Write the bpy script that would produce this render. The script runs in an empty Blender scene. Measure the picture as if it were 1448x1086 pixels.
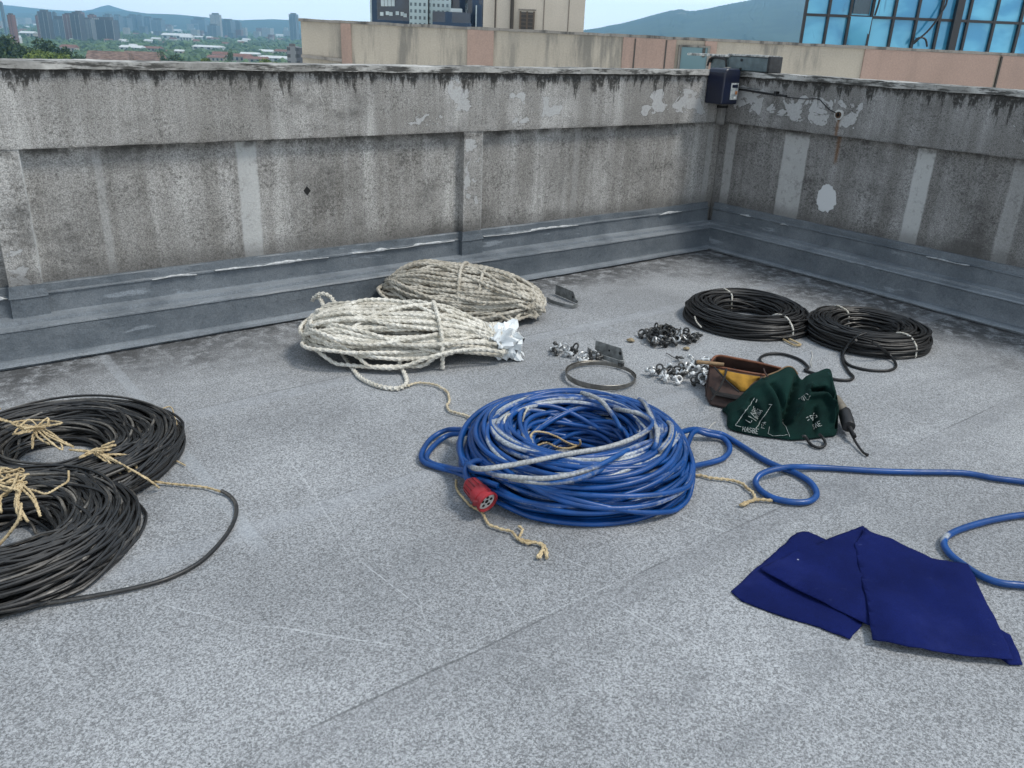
import bpy, bmesh, math, random
import numpy as np
from mathutils import Vector, Matrix, noise as mnoise

random.seed(7); rng = np.random.default_rng(7)
S = bpy.context.scene
COL = S.collection
R_ = math.radians

# ------------------------------------------------------------------ camera
F_, PITCH, ROLL = 1176.77, .3952, .0411
EYE = np.array([0, 0, 1.6])
fwd = np.array([0, math.cos(PITCH), -math.sin(PITCH)]); _r = np.array([1., 0, 0]); _u = np.cross(_r, fwd)
RT = math.cos(ROLL)*_r + math.sin(ROLL)*_u; UP = -math.sin(ROLL)*_r + math.cos(ROLL)*_u
cd = bpy.data.cameras.new('camera'); cam = bpy.data.objects.new('camera', cd); COL.objects.link(cam)
cd.sensor_width = 36; cd.lens = F_/1448*36; cd.clip_start = .05; cd.clip_end = 80000
M = Matrix.Identity(4)
for i in range(3):
    M[i][0] = RT[i]; M[i][1] = UP[i]; M[i][2] = -fwd[i]; M[i][3] = EYE[i]
cam.matrix_world = M; S.camera = cam

def ray(px, py): return fwd + (px-724)/F_*RT - (py-543)/F_*UP
def G(px, py, z=0.0):                       # measured point at height z
    d = ray(px, py); t = (z-1.6)/d[2]; return EYE + d*t
def PD(px, py, D):                          # measured point at distance y = D
    d = ray(px, py); return EYE + d*(D/d[1])

# ------------------------------------------------------------------ helpers
def tag(o, label=None, cat=None, group=None, kind=None):
    if label: o['label'] = label
    if cat: o['category'] = cat
    if group: o['group'] = group
    if kind: o['kind'] = kind
    return o
def empty(name, loc=(0, 0, 0), rz=0, label=None, cat=None, group=None):
    o = bpy.data.objects.new(name, None); COL.objects.link(o); o.location = loc; o.rotation_euler = (0, 0, rz)
    o.empty_display_size = .1
    return tag(o, label, cat, group)
def link(name, me, mat=None, parent=None, loc=None):
    o = bpy.data.objects.new(name, me); COL.objects.link(o)
    for m in (mat if isinstance(mat, (list, tuple)) else [mat]):
        if m: me.materials.append(m)
    if parent: o.parent = parent
    if loc is not None: o.location = loc
    return o
class MB:
    def __init__(s): s.v = []; s.f = []; s.n = 0; s.w = []; s.mi = []; s.uv = None
    def add(s, v, f, w=None, mi=0):
        v = np.asarray(v, float).reshape(-1, 3)
        s.v.append(v); f = [tuple(int(i)+s.n for i in q) for q in f]; s.f += f; s.mi += [mi]*len(f)
        s.w.append(np.zeros(len(v)) if w is None else np.asarray(w, float)); s.n += len(v); return s
    def box(s, a, b, mi=0, M=None):
        x0, y0, z0 = a; x1, y1, z1 = b
        v = np.array([(x, y, z) for z in (z0, z1) for y in (y0, y1) for x in (x0, x1)], float)
        if M is not None: v = np.array([M @ Vector(q) for q in v])
        return s.add(v, [(0, 2, 3, 1), (4, 5, 7, 6), (0, 1, 5, 4), (2, 6, 7, 3), (0, 4, 6, 2), (1, 3, 7, 5)], mi=mi)
    def tube(s, P, r, sides=6, cap=True, w=None, lobes=0, pitch=.06, depth=.16, mi=0):
        P = np.asarray(P, float); n = len(P)
        T = np.gradient(P, axis=0); T /= np.linalg.norm(T, axis=1)[:, None]+1e-12
        N = np.zeros_like(P); a = np.array([0, 0, 1.]) if abs(T[0][2]) < .9 else np.array([1., 0, 0])
        q = np.cross(T[0], a); N[0] = q/np.linalg.norm(q)
        for i in range(1, n):
            q = N[i-1]-T[i]*(N[i-1]@T[i]); l = np.linalg.norm(q); N[i] = q/l if l > 1e-9 else N[i-1]
        B = np.cross(T, N); th = np.arange(sides)*2*math.pi/sides
        rr = np.broadcast_to(np.asarray(r, float), (n,))[:, None]*np.ones(sides)
        if lobes:
            L = np.concatenate([[0], np.cumsum(np.linalg.norm(np.diff(P, axis=0), axis=1))])
            rr = rr*(1-depth/2+depth*np.cos(lobes*(th[None, :]-L[:, None]/pitch*2*math.pi/lobes)))
        V = P[:, None, :]+rr[:, :, None]*(np.cos(th)[None, :, None]*N[:, None, :]+np.sin(th)[None, :, None]*B[:, None, :])
        f = []
        for i in range(n-1):
            o = i*sides
            for j in range(sides):
                k = (j+1) % sides; f.append((o+j, o+k, o+sides+k, o+sides+j))
        if cap: f.append(tuple(range(sides))[::-1]); f.append(tuple((n-1)*sides+j for j in range(sides)))
        if w is not None:                      # wear and painted highlights run in streaks along the cable, varying round the section
            ph = np.cumsum(np.sin(np.arange(n)*.021+1.3)*.05+np.sin(np.arange(n)*.0047)*.04)
            w = (np.asarray(w, float)[:, None]*(.80+.34*np.cos(th[None, :]-ph[:, None])+.16*np.cos(3*th[None, :]+ph[:, None]*2))).reshape(-1)
        return s.add(V.reshape(-1, 3), f, w, mi)
    def lathe(s, prof, A, B, sides=20, mi=0):     # prof: (t along A->B in metres, radius)
        A = np.asarray(A, float); d = np.asarray(B, float)-A; d /= np.linalg.norm(d)
        a = np.array([0, 0, 1.]) if abs(d[2]) < .9 else np.array([1., 0, 0]); x = np.cross(d, a); x /= np.linalg.norm(x); y = np.cross(d, x)
        th = np.arange(sides)*2*math.pi/sides; V = []
        for t, r in prof: V += [A+d*t+r*(math.cos(q)*x+math.sin(q)*y) for q in th]
        f = []
        for i in range(len(prof)-1):
            for j in range(sides):
                k = (j+1) % sides; f.append((i*sides+j, i*sides+k, (i+1)*sides+k, (i+1)*sides+j))
        f.append(tuple(range(sides))[::-1]); f.append(tuple((len(prof)-1)*sides+j for j in range(sides)))
        return s.add(V, f, mi=mi)
    def grid(s, V, mi=0, closed=False):            # V[nu][nv][3]
        V = np.asarray(V, float); nu, nv = V.shape[:2]; f = []
        for i in range(nu-1+(1 if closed else 0)):
            for j in range(nv-1):
                k = (i+1) % nu; f.append((i*nv+j, k*nv+j, k*nv+j+1, i*nv+j+1))
        return s.add(V.reshape(-1, 3), f, mi=mi)
    def mesh(s, name, smooth=False):
        me = bpy.data.meshes.new(name); V = np.concatenate(s.v)
        me.from_pydata(V.tolist(), [], s.f)
        a = me.attributes.new('wear', 'FLOAT', 'POINT'); a.data.foreach_set('value', np.concatenate(s.w).astype(np.float32))
        if any(s.mi): me.polygons.foreach_set('material_index', s.mi)
        if smooth: me.polygons.foreach_set('use_smooth', [True]*len(s.f))
        me.update()
        if smooth: me.set_sharp_from_angle(angle=R_(50))
        return me
    def build(s, name, mat, parent=None, smooth=False, loc=None): return link(name, s.mesh(name, smooth), mat, parent, loc)

def fix_normals(o):
    bm = bmesh.new(); bm.from_mesh(o.data); bmesh.ops.recalc_face_normals(bm, faces=bm.faces); bm.to_mesh(o.data); bm.free(); return o
def bevel(o, w=.004, seg=2):
    m = o.modifiers.new('bevel', 'BEVEL'); m.width = w; m.segments = seg; m.limit_method = 'ANGLE'; m.angle_limit = R_(40); return o
def smooth_path(P, step=.01, closed=False):
    P = np.asarray(P, float); n = len(P)
    Q = np.vstack([2*P[0]-P[1], P, 2*P[-1]-P[-2]]); out = []
    for i in range(1, n):
        p0, p1, p2, p3 = Q[i-1], Q[i], Q[i+1], Q[i+2]
        m = max(2, int(np.linalg.norm(p2-p1)/step)); t = np.linspace(0, 1, m, endpoint=False)[:, None]
        out.append(.5*((2*p1)+(-p0+p2)*t+(2*p0-5*p1+4*p2-p3)*t*t+(-p0+3*p1-3*p2+p3)*t**3))
    out.append(P[-1:]); return np.concatenate(out)
def noise1(n, scale, seed):                   # smooth 1-D noise, about -1..1
    g = np.random.default_rng(seed); m = max(4, int(n/scale)+3); k = g.uniform(-1, 1, m)
    x = np.linspace(0, m-2, n); i = x.astype(int); t = x-i; t = t*t*(3-2*t); return k[i]*(1-t)+k[np.minimum(i+1, m-1)]*t
def nz(x, y=0., z=0.): return mnoise.noise(Vector((x, y, z)))
def fbm(x, y, o=4):
    a, s, f = 1, 0, 1
    for _ in range(o): s += a*nz(x*f, y*f, 3.1*f); a *= .5; f *= 2.03
    return s

# ------------------------------------------------------------------ materials
class NT:
    def __init__(s, name):
        s.m = bpy.data.materials.new(name); s.m.use_nodes = True; s.t = s.m.node_tree; s.t.nodes.clear()
        s.out = s.t.nodes.new('ShaderNodeOutputMaterial'); s.b = s.t.nodes.new('ShaderNodeBsdfPrincipled')
        s.t.links.new(s.b.outputs[0], s.out.inputs[0]); s.b.inputs['Roughness'].default_value = .8
        s.tc = s.t.nodes.new('ShaderNodeTexCoord')
    def put(s, sock, v):
        if v is None: return
        if hasattr(v, 'is_linked'): s.t.links.new(v, sock)
        else:
            if sock.type == 'RGBA' and isinstance(v, (tuple, list)) and len(v) == 3: v = (*v, 1)
            if sock.type == 'RGBA' and isinstance(v, (int, float)): v = (v, v, v, 1)
            sock.default_value = v
    def obj(s): return s.tc.outputs['Object']
    def map(s, v, sc=(1, 1, 1), rot=(0, 0, 0), loc=(0, 0, 0)):
        n = s.t.nodes.new('ShaderNodeMapping'); s.put(n.inputs[0], v)
        n.inputs['Scale'].default_value = sc; n.inputs['Rotation'].default_value = rot; n.inputs['Location'].default_value = loc; return n.outputs[0]
    def noise(s, v, scale, detail=3, rough=.55, dist=0, kind=0):
        n = s.t.nodes.new('ShaderNodeTexNoise'); s.put(n.inputs['Vector'], v); n.inputs['Scale'].default_value = scale
        n.inputs['Detail'].default_value = detail; n.inputs['Roughness'].default_value = rough; n.inputs['Distortion'].default_value = dist
        return n.outputs[kind]
    def vor(s, v, scale, feat='F1', out=0):
        n = s.t.nodes.new('ShaderNodeTexVoronoi'); n.feature = feat; s.put(n.inputs['Vector'], v); n.inputs['Scale'].default_value = scale; return n.outputs[out]
    def ramp(s, f, a, b, lo=0., hi=1.):           # smooth map range
        n = s.t.nodes.new('ShaderNodeMapRange'); n.interpolation_type = 'SMOOTHSTEP'; s.put(n.inputs[0], f)
        s.put(n.inputs[1], a); s.put(n.inputs[2], b); s.put(n.inputs[3], lo); s.put(n.inputs[4], hi); return n.outputs[0]
    def mix(s, f, a, b, mode='MIX'):
        n = s.t.nodes.new('ShaderNodeMix'); n.data_type = 'RGBA'; n.blend_type = mode
        s.put(n.inputs[0], f); s.put(n.inputs[6], a); s.put(n.inputs[7], b); return n.outputs[2]
    def math(s, op, a, b=0., clamp=False):
        n = s.t.nodes.new('ShaderNodeMath'); n.operation = op; n.use_clamp = clamp; s.put(n.inputs[0], a); s.put(n.inputs[1], b); return n.outputs[0]
    def sep(s, v):
        n = s.t.nodes.new('ShaderNodeSeparateXYZ'); s.put(n.inputs[0], v); return n.outputs
    def attr(s, name):
        n = s.t.nodes.new('ShaderNodeAttribute'); n.attribute_name = name; return n.outputs['Fac']
    def bump(s, h, strength=.3, dist=.01):
        n = s.t.nodes.new('ShaderNodeBump'); n.inputs['Strength'].default_value = strength; n.inputs['Distance'].default_value = dist
        s.put(n.inputs['Height'], h); s.t.links.new(n.outputs[0], s.b.inputs['Normal'])
    def col(s, c): s.put(s.b.inputs['Base Color'], c); return s
    def set(s, **k):
        for a, v in k.items(): s.put(s.b.inputs[a.replace('_', ' ')], v)
        return s
    def band(s, x, a, b, soft):                   # 1 inside a..b
        return s.math('MULTIPLY', s.ramp(x, a-soft, a+soft), s.ramp(x, b-soft, b+soft, 1., 0.))

def simple(name, c, rough=.6, metal=0., var=.25, scale=20., bump=0., c2=None, spec=.5):
    n = NT(name); v = n.noise(n.obj(), scale, 4)
    d = c2 or tuple(q*(1-var) for q in c); n.col(n.mix(n.ramp(v, .3, .7), d, c)).set(Roughness=rough, Metallic=metal)
    n.b.inputs['Specular IOR Level'].default_value = spec
    if bump: n.bump(v, bump, .01)
    return n.m

def mat_felt():
    n = NT('roof_felt'); p = n.obj(); sx = n.sep(p)
    big = n.noise(p, .9, 4, .6); mid = n.noise(p, 5, 4, .6)
    g1 = n.noise(p, 150, 3, .7, .5); g2 = n.noise(p, 400, 2, .6)
    c = n.mix(n.ramp(big, .3, .7), (.226, .234, .243), (.314, .324, .335))
    c = n.mix(n.math('MULTIPLY', n.ramp(mid, .5, .75), .35), c, (.18, .186, .193))
    gr = n.ramp(g1, .35, .65, .48, 1.42); c = n.mix(1., c, gr, 'MULTIPLY')
    c = n.mix(.5, c, n.mix(1., c, n.ramp(g2, .3, .7, .55, 1.45), 'MULTIPLY'))
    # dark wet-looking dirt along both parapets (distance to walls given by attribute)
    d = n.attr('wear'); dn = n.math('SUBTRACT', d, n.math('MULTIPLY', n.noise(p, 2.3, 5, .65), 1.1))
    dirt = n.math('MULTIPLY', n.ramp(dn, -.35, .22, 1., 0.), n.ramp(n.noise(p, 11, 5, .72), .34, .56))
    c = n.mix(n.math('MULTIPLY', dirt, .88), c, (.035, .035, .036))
    # traffic smudges
    sm = n.noise(n.map(p, (1, 2.2, 1), (0, 0, .6)), 1.1, 5, .7, .4)
    c = n.mix(n.ramp(sm, .52, .74, 0, .42), c, (.115, .122, .132))
    # pale scuffs and scratches, straight and thin, several directions
    wob = n.noise(p, 1.7, 2, .5, 0, 1); wv = n.t.nodes.new('ShaderNodeVectorMath'); wv.operation = 'MULTIPLY_ADD'; n.put(wv.inputs[0], wob); wv.inputs[1].default_value = (.09, .09, 0); n.put(wv.inputs[2], p); pw = wv.outputs[0]
    segs = []
    def LF(px, py): q = G(px, py)-np.array([CX, CY, 0]); return float(q@DL), float(q@DR)
    for (ax, ay), (bx, by), k in SCRATCH: segs.append((LF(ax, ay), LF(bx, by), k))
    gs = np.random.default_rng(77)
    for _ in range(40):
        x, y, an, l = gs.uniform(.6, 6.5), gs.uniform(.6, 5.5), gs.normal(.1, .9), gs.uniform(.25, 1.1); segs.append(((x, y), (x+l*math.cos(an), y+l*math.sin(an)), gs.uniform(.25, .55)))
    tot = None
    for (ax, ay), (bx, by), k in segs:
        an = math.atan2(by-ay, bx-ax); hl = math.hypot(bx-ax, by-ay)/2; mx, my = (ax+bx)/2+.045, (ay+by)/2+.045; ca, sa = math.cos(-an), math.sin(-an)
        q = n.sep(n.map(pw, (1, 1, 1), (0, 0, -an), (-(mx*ca-my*sa), -(mx*sa+my*ca), 0)))
        line = n.math('MULTIPLY', n.ramp(n.math('ABSOLUTE', q[1]), .0008, .0036, k*.8, 0.), n.ramp(n.math('ABSOLUTE', q[0]), hl*.6, hl*1.05, 1., 0.)); tot = line if tot is None else n.math('MAXIMUM', tot, line)
    tot = n.math('MULTIPLY', tot, n.ramp(n.noise(p, 45, 3, .7), .36, .58, .1, 1.))
    c = n.mix(n.math('MULTIPLY', tot, .8), c, (.56, .58, .6))
    # tiny pale flecks and dark grit
    vz = n.vor(p, 9, 'F1', 0); c = n.mix(n.ramp(vz, .02, .035, .8, 0.), c, (.6, .6, .58))
    vd = n.vor(n.map(p, loc=(5, 3, 0)), 13); c = n.mix(n.ramp(vd, .03, .07, .7, 0.), c, (.05, .05, .05))
    n.col(c).set(Roughness=.82); n.bump(n.math('ADD', g1, n.math('MULTIPLY', g2, .5)), .5, .006); return n.m

def mat_wall(name, dark, patches, bands, drip=.16, rust=None, blob=None, streak=0.):
    n = NT(name); p = n.obj(); s = n.sep(p); X, Y, Z = s[0], s[1], s[2]
    big = n.noise(p, 1.6, 5, .6); st = n.noise(n.map(p, (7, 1, .4)), 1., 6, .65); g = n.noise(p, 62, 4, .7); g2 = n.noise(p, 170, 2, .6)
    c = n.mix(n.ramp(big, .28, .72), (.205, .2, .19), (.36, .355, .342))
    c = n.mix(n.ramp(st, .36, .62, .58, 0), c, (.14, .132, .12))
    c = n.mix(n.ramp(st, .56, .72, 0, .45), c, (.46, .455, .435))
    # black algae freckles, denser towards stained areas
    fre = n.math('ADD', g, n.math('MULTIPLY', n.noise(p, 4, 4, .65), .5))
    c = n.mix(n.ramp(fre, .74, .97, 0, .68), c, (.05, .047, .043))
    c = n.mix(1., c, n.ramp(g2, .3, .7, .62, 1.38), 'MULTIPLY')
    c = n.mix(n.ramp(n.noise(p, 30, 4, .7), .58, .7, 0, .45), c, (.09, .085, .08))
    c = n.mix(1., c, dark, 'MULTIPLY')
    c = n.mix(n.ramp(n.math('ADD', n.noise(n.map(p, (.9, 1, 1.3)), 1.4, 5, .7), 0.), .52, .70, 0, .75), c, (.06, .057, .053))
    # vertical patched strips of cleaner render, and pale lines along the pier edges
    wob = n.math('MULTIPLY', n.math('SUBTRACT', n.noise(p, 12, 3), .5), .02)
    for (x0, x1, x0b, x1b, zt, k) in bands:
        mk = n.band(n.math('ADD', X, wob), x0, x1, .008); mk = n.math('MULTIPLY', mk, n.ramp(Z, zt, zt+.01, 1., 0.))
        mk = n.math('MULTIPLY', mk, n.ramp(n.noise(p, 24, 4, .7), .28, .5, .45, 1.)); c = n.mix(n.math('MULTIPLY', mk, k), c, (.47, .475, .465))
    # flaked pale plaster
    for (x0, x1, z0, z1, th, sc) in patches:
        q = n.noise(n.map(p, (1, 1, 1.15), loc=(x0*3, 0, z0)), sc, 5, .58, .5)
        reg = n.math('MULTIPLY', n.band(X, x0, x1, .07), n.band(Z, z0, z1, .05))
        mk = n.math('MULTIPLY', n.ramp(n.math('MULTIPLY', q, reg), th, th+.022), .8)
        edge = n.ramp(n.math('MULTIPLY', q, reg), th-.03, th-.002)
        c = n.mix(n.math('MULTIPLY', edge, .35), c, (.06, .056, .05)); c = n.mix(mk, c, n.mix(n.ramp(g, .3, .7), (.36, .36, .355), (.47, .475, .475)))
    if blob:
        bx, bz, br = blob; m = n.math('SQRT', n.math('ADD', n.math('POWER', n.math('SUBTRACT', X, bx), 2), n.math('POWER', n.math('MULTIPLY', n.math('SUBTRACT', Z, bz), .8), 2)))
        m = n.math('ADD', m, n.math('MULTIPLY', n.math('SUBTRACT', n.noise(p, 16, 4, .6), .5), .07)); c = n.mix(n.ramp(m, br, br+.006, 1., 0.), c, (.56, .57, .575))
    if rust:
        rx, rz = rust
        wid = n.math('ADD', .012, n.math('MULTIPLY', n.noise(n.map(p, (1, 1, 3)), 5, 3), .03))
        m = n.math('MULTIPLY', n.ramp(n.math('ABSOLUTE', n.math('SUBTRACT', X, rx)), 0, wid, 1., 0.), n.band(Z, rz-.34, rz, .03))
        c = n.mix(n.math('MULTIPLY', m, .8), c, (.13, .06, .02))
    # black mould running down from under the coping
    dn = n.noise(n.map(p, (10, 1, 1.6)), 1., 6, .72); dl = n.noise(n.map(p, (1.1, 1, .1)), 1., 3, .5)
    ln = n.math('MULTIPLY', n.ramp(dn, .4, .78, .0, 1.), n.math('MULTIPLY', n.ramp(dl, .3, .7, .35, 1.5), drip))
    mk = n.ramp(n.math('ADD', Z, n.math('MULTIPLY', n.noise(p, 45, 3, .7), .02)), n.math('SUBTRACT', 1.386, n.math('ADD', ln, .022)), n.math('SUBTRACT', 1.398, n.math('ADD', n.math('MULTIPLY', ln, .62), .006)))
    mk = n.math('MULTIPLY', mk, n.ramp(n.noise(p, 38, 3, .7), .3, .5, .25, 1.))
    c = n.mix(n.math('MULTIPLY', mk, .9), c, (.016, .015, .013))
    # grime creeping up from the flashing; patchy darker band just under the beam
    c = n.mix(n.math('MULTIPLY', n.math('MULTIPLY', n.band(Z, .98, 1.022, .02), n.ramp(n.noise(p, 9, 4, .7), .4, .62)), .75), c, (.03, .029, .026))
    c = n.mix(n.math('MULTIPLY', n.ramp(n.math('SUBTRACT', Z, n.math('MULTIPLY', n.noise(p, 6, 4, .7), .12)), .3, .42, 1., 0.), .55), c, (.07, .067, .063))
    n.col(c).set(Roughness=.92); n.bump(n.math('ADD', g, n.math('MULTIPLY', g2, .6)), .55, .008); return n.m

def mat_flashing():
    n = NT('bitumen_flashing'); p = n.obj(); v = n.noise(p, 3, 5, .65); w = n.noise(p, 40, 4, .7); w2 = n.noise(p, 150, 2)
    c = n.mix(n.ramp(v, .3, .7), (.075, .090, .105), (.135, .152, .168)); c = n.mix(n.ramp(w, .55, .75, 0, .6), c, (.04, .046, .052))
    c = n.mix(n.ramp(n.noise(n.map(p, (2.5, 14, 14)), 1., 4, .6), .62, .7, 0, .55), c, (.27, .3, .33))
    zz = n.sep(p)[2]; ledge_light = n.math('MULTIPLY', n.math('MAXIMUM', n.band(zz, .179, .206, .002), n.band(zz, -.01, .032, .003)), n.ramp(v, .3, .6, .35, 1.)); c = n.mix(n.math('MULTIPLY', ledge_light, .6), c, (.25, .275, .30))  # sky highlight on ledge tops and lower lip, painted as paler bands
    c = n.mix(.45, c, n.mix(1., c, n.ramp(w2, .3, .7, .6, 1.4), 'MULTIPLY'))
    n.col(c).set(Roughness=.5); n.bump(n.math('ADD', n.noise(p, 14, 4, .6), n.math('MULTIPLY', w, .4)), .55, .012); return n.m

def mat_cable(name, c, cw, rough, lo, hi, spec=.5):
    n = NT(name); p = n.obj(); w = n.attr('wear'); f = n.noise(p, 38, 4, .7)
    k = n.ramp(n.math('ADD', w, n.math('MULTIPLY', n.math('SUBTRACT', f, .5), .6)), lo, hi)
    base = n.mix(n.ramp(n.noise(p, 9, 4), .3, .7), tuple(q*.62 for q in c), c)
    c2 = n.mix(n.ramp(n.noise(p, 110, 3), .35, .65), tuple(q*.55 for q in cw), cw)
    n.col(n.mix(k, base, c2)).set(Roughness=n.ramp(f, .3, .7, rough*.8, min(1, rough*1.3))); n.b.inputs['Specular IOR Level'].default_value = spec
    n.bump(n.noise(p, 90, 3), .15, .003); return n.m

def mat_rope(name, c, d):
    n = NT(name); p = n.obj(); f = n.noise(p, 14, 5, .65); g = n.noise(p, 180, 3, .7)
    q = n.mix(n.ramp(f, .35, .7), c, d); q = n.mix(1., q, n.ramp(g, .3, .7, .7, 1.25), 'MULTIPLY')
    q = n.mix(n.ramp(n.attr('wear'), .2, 1., 0, .75), q, tuple(x*.45 for x in d))
    n.col(q).set(Roughness=.95); n.b.inputs['Specular IOR Level'].default_value = .2; n.bump(g, .5, .004); return n.m

def mat_cloth(name, c, d, dots=0):
    n = NT(name); p = n.obj(); w = n.noise(n.map(p, (1, 1, 1), (0, 0, .5)), 420, 2, .6); v = n.noise(p, 4, 5, .6)
    q = n.mix(n.ramp(v, .3, .7), d, c); q = n.mix(1., q, n.ramp(w, .3, .7, .75, 1.25), 'MULTIPLY')
    q = n.mix(n.ramp(n.noise(p, 2.2, 5, .7, .4), .5, .8, 0, .22), q, tuple(min(1, x*2.2+.03) for x in c))
    if dots:
        vv = n.vor(p, 7.5); q = n.mix(n.ramp(vv, .018, .03, .85, 0.), q, (.4, .42, .5))
        ln = n.noise(n.map(p, (2, 22, 1), (0, 0, 1.25)), 1., 2, .5); q = n.mix(n.math('MULTIPLY', n.ramp(n.math('ABSOLUTE', n.math('SUBTRACT', ln, .63)), 0, .006, 1., 0.), n.ramp(n.noise(p, 30, 3), .55, .7, 0, .22)), q, (.14, .17, .34))
    n.col(q).set(Roughness=.95); n.b.inputs['Specular IOR Level'].default_value = .1; n.bump(n.math('ADD', w, n.math('MULTIPLY', n.noise(p, 25, 3), 2)), .3, .003); return n.m

def mat_foliage(name, c, d):
    n = NT(name); q = n.mix(n.attr('wear'), d, c); n.col(q).set(Roughness=.8); return n.m

def mat_render(name, c, dirt, stain=.7, sx=2.5):
    n = NT(name); p = n.obj(); v = n.noise(p, .6, 5, .6); st = n.noise(n.map(p, (sx*1.9, sx, .4)), 1., 6, .68)
    q = n.mix(n.ramp(v, .3, .7), tuple(x*.85 for x in c), c); q = n.mix(n.math('MULTIPLY', n.ramp(st, .44, .62, 0, stain), n.ramp(n.noise(p, .55, 3), .38, .54)), q, dirt)
    q = n.mix(1., q, n.ramp(n.noise(p, 38, 4, .7), .3, .7, .9, 1.08), 'MULTIPLY'); n.col(q).set(Roughness=.9); return n.m

def mat_tower(name, wall, win, nx, nz_, fx=.6, fz=.55, rough=.3):
    # window rows and columns on a far tower: local x/y along the faces, z up
    n = NT(name); s = n.sep(n.obj())
    h = n.math('ADD', s[0], s[1])
    a = n.math('FRACT', n.math('MULTIPLY', h, nx)); b = n.math('FRACT', n.math('MULTIPLY', s[2], nz_))
    m = n.math('MULTIPLY', n.math('LESS_THAN', a, fx), n.math('LESS_THAN', b, fz))
    cell = n.noise(n.map(n.obj(), (nx*2.3, nx*2.3, nz_*1.7)), 1., 0)
    n.col(n.mix(m, n.mix(n.noise(n.obj(), .05, 4), tuple(x*.8 for x in wall), wall), n.mix(n.ramp(cell, .3, .7), tuple(x*.5 for x in win), win)))
    n.set(Roughness=n.mix(m, (.8,)*3, (rough,)*3)); return n.m

# ------------------------------------------------------------------ roof deck frame
YAW = .6655
CX, CY = 1.6417, 7.1886
DL = np.array([-math.cos(YAW), -math.sin(YAW), 0]); DR = np.array([math.sin(YAW), -math.cos(YAW), 0])
RZL = math.atan2(DL[1], DL[0]); RZR = math.atan2(-DR[1], -DR[0])
def L2W(x, y, z=0): return np.array([CX, CY, 0])+DL*x+DR*y+np.array([0, 0, z])     # roof frame -> world

SCRATCH = [((395, 625), (445, 700), .8), ((440, 690), (505, 800), .7), ((41, 890), (97, 1000), .7), ((211, 844), (352, 881), .8), ((340, 878), (600, 925), .9), ((510, 792), (605, 866), .8), ((476, 815), (489, 890), .5), ((600, 920), (960, 935), .6),
    ((930, 935), (1330, 905), .5), ((784, 782), (850, 812), .7), ((940, 721), (1054, 763), .8), ((830, 830), (1130, 985), .7), ((1000, 920), (1330, 1080), .6), ((690, 800), (760, 905), .5), ((760, 940), (1080, 1060), .5), ((1240, 505), (1448, 585), .8), ((1130, 645), (1400, 580), .6), ((900, 590), (960, 655), .6), ((640, 990), (700, 1080), .6),
    ((560, 860), (760, 1000), .45), ((1170, 880), (1250, 1010), .5), ((300, 640), (420, 615), .5), ((330, 730), (470, 680), .4), ((860, 960), (1230, 1010), .55), ((780, 470), (960, 433), .8), ((1040, 470), (1240, 455), .4), ((250, 960), (420, 930), .4)]
m_felt = mat_felt(); m_flash = mat_flashing()
# seams of the felt rolls are added to the felt material in the roof frame
def add_seams():
    n = NT.__new__(NT); n.m = m_felt; n.t = m_felt.node_tree; n.b = [q for q in n.t.nodes if q.type == 'BSDF_PRINCIPLED'][0]
    n.tc = [q for q in n.t.nodes if q.type == 'TEX_COORD'][0]; p = n.obj(); s = n.sep(p)
    c = n.b.inputs['Base Color'].links[0].from_socket; y = n.math('ADD', s[1], n.math('MULTIPLY', n.math('SUBTRACT', n.noise(p, 3, 3), .5), .012))
    for k, (yy, w) in enumerate(((1.09, .004), (2.13, .0022), (3.12, .005))):
        d = n.math('SUBTRACT', y, yy); m = n.math('MULTIPLY', n.ramp(n.math('ABSOLUTE', d), w*.5, w, 1., 0.), n.ramp(n.noise(n.map(p, (1.3, .2, 1), loc=(k*3, 0, 0)), 1., 3), .42, .55, .15, .9))
        lap = n.band(d, 0., .10, .006); c = n.mix(n.math('MULTIPLY', lap, .22), c, (.34, .36, .39)) if k < 2 else n.mix(n.math('MULTIPLY', lap, .2), c, (.15, .155, .165))
        c = n.mix(n.math('MULTIPLY', m, .62), c, (.06, .062, .065))
    for xx in (2.3, 4.9):
        d = n.math('SUBTRACT', n.math('ADD', s[0], n.math('MULTIPLY', n.math('SUBTRACT', n.noise(p, 2, 3), .5), .03)), xx)
        m = n.math('MULTIPLY', n.band(d, 0, .05, .006), n.ramp(n.noise(p, 1.1, 3), .45, .6)); c = n.mix(n.math('MULTIPLY', m, .3), c, (.38, .41, .44))
    n.t.links.new(c, n.b.inputs['Base Color'])
add_seams()

def roof_floor():
    xs = np.concatenate([np.arange(-.2, 7, .08), np.arange(7, 16.1, .5)]); ys = np.concatenate([np.arange(-.2, 7, .08), np.arange(7, 16.1, .5)])
    b = MB(); nx, ny = len(xs), len(ys)
    V = np.array([[(x, y, .004*nz(x*.9, y*.9)-.004) for y in ys] for x in xs]); b.grid(V)
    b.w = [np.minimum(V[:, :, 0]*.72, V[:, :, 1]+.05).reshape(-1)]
    b.box((-.2, -.2, -.4), (16, 16, -.03)); return b
o = roof_floor().build('roof_floor', m_felt, smooth=True, loc=(CX, CY, 0)); o.rotation_euler = (0, 0, RZL); tag(o, kind='structure', label='grey felt covered flat roof deck with seams and scratches')

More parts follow.
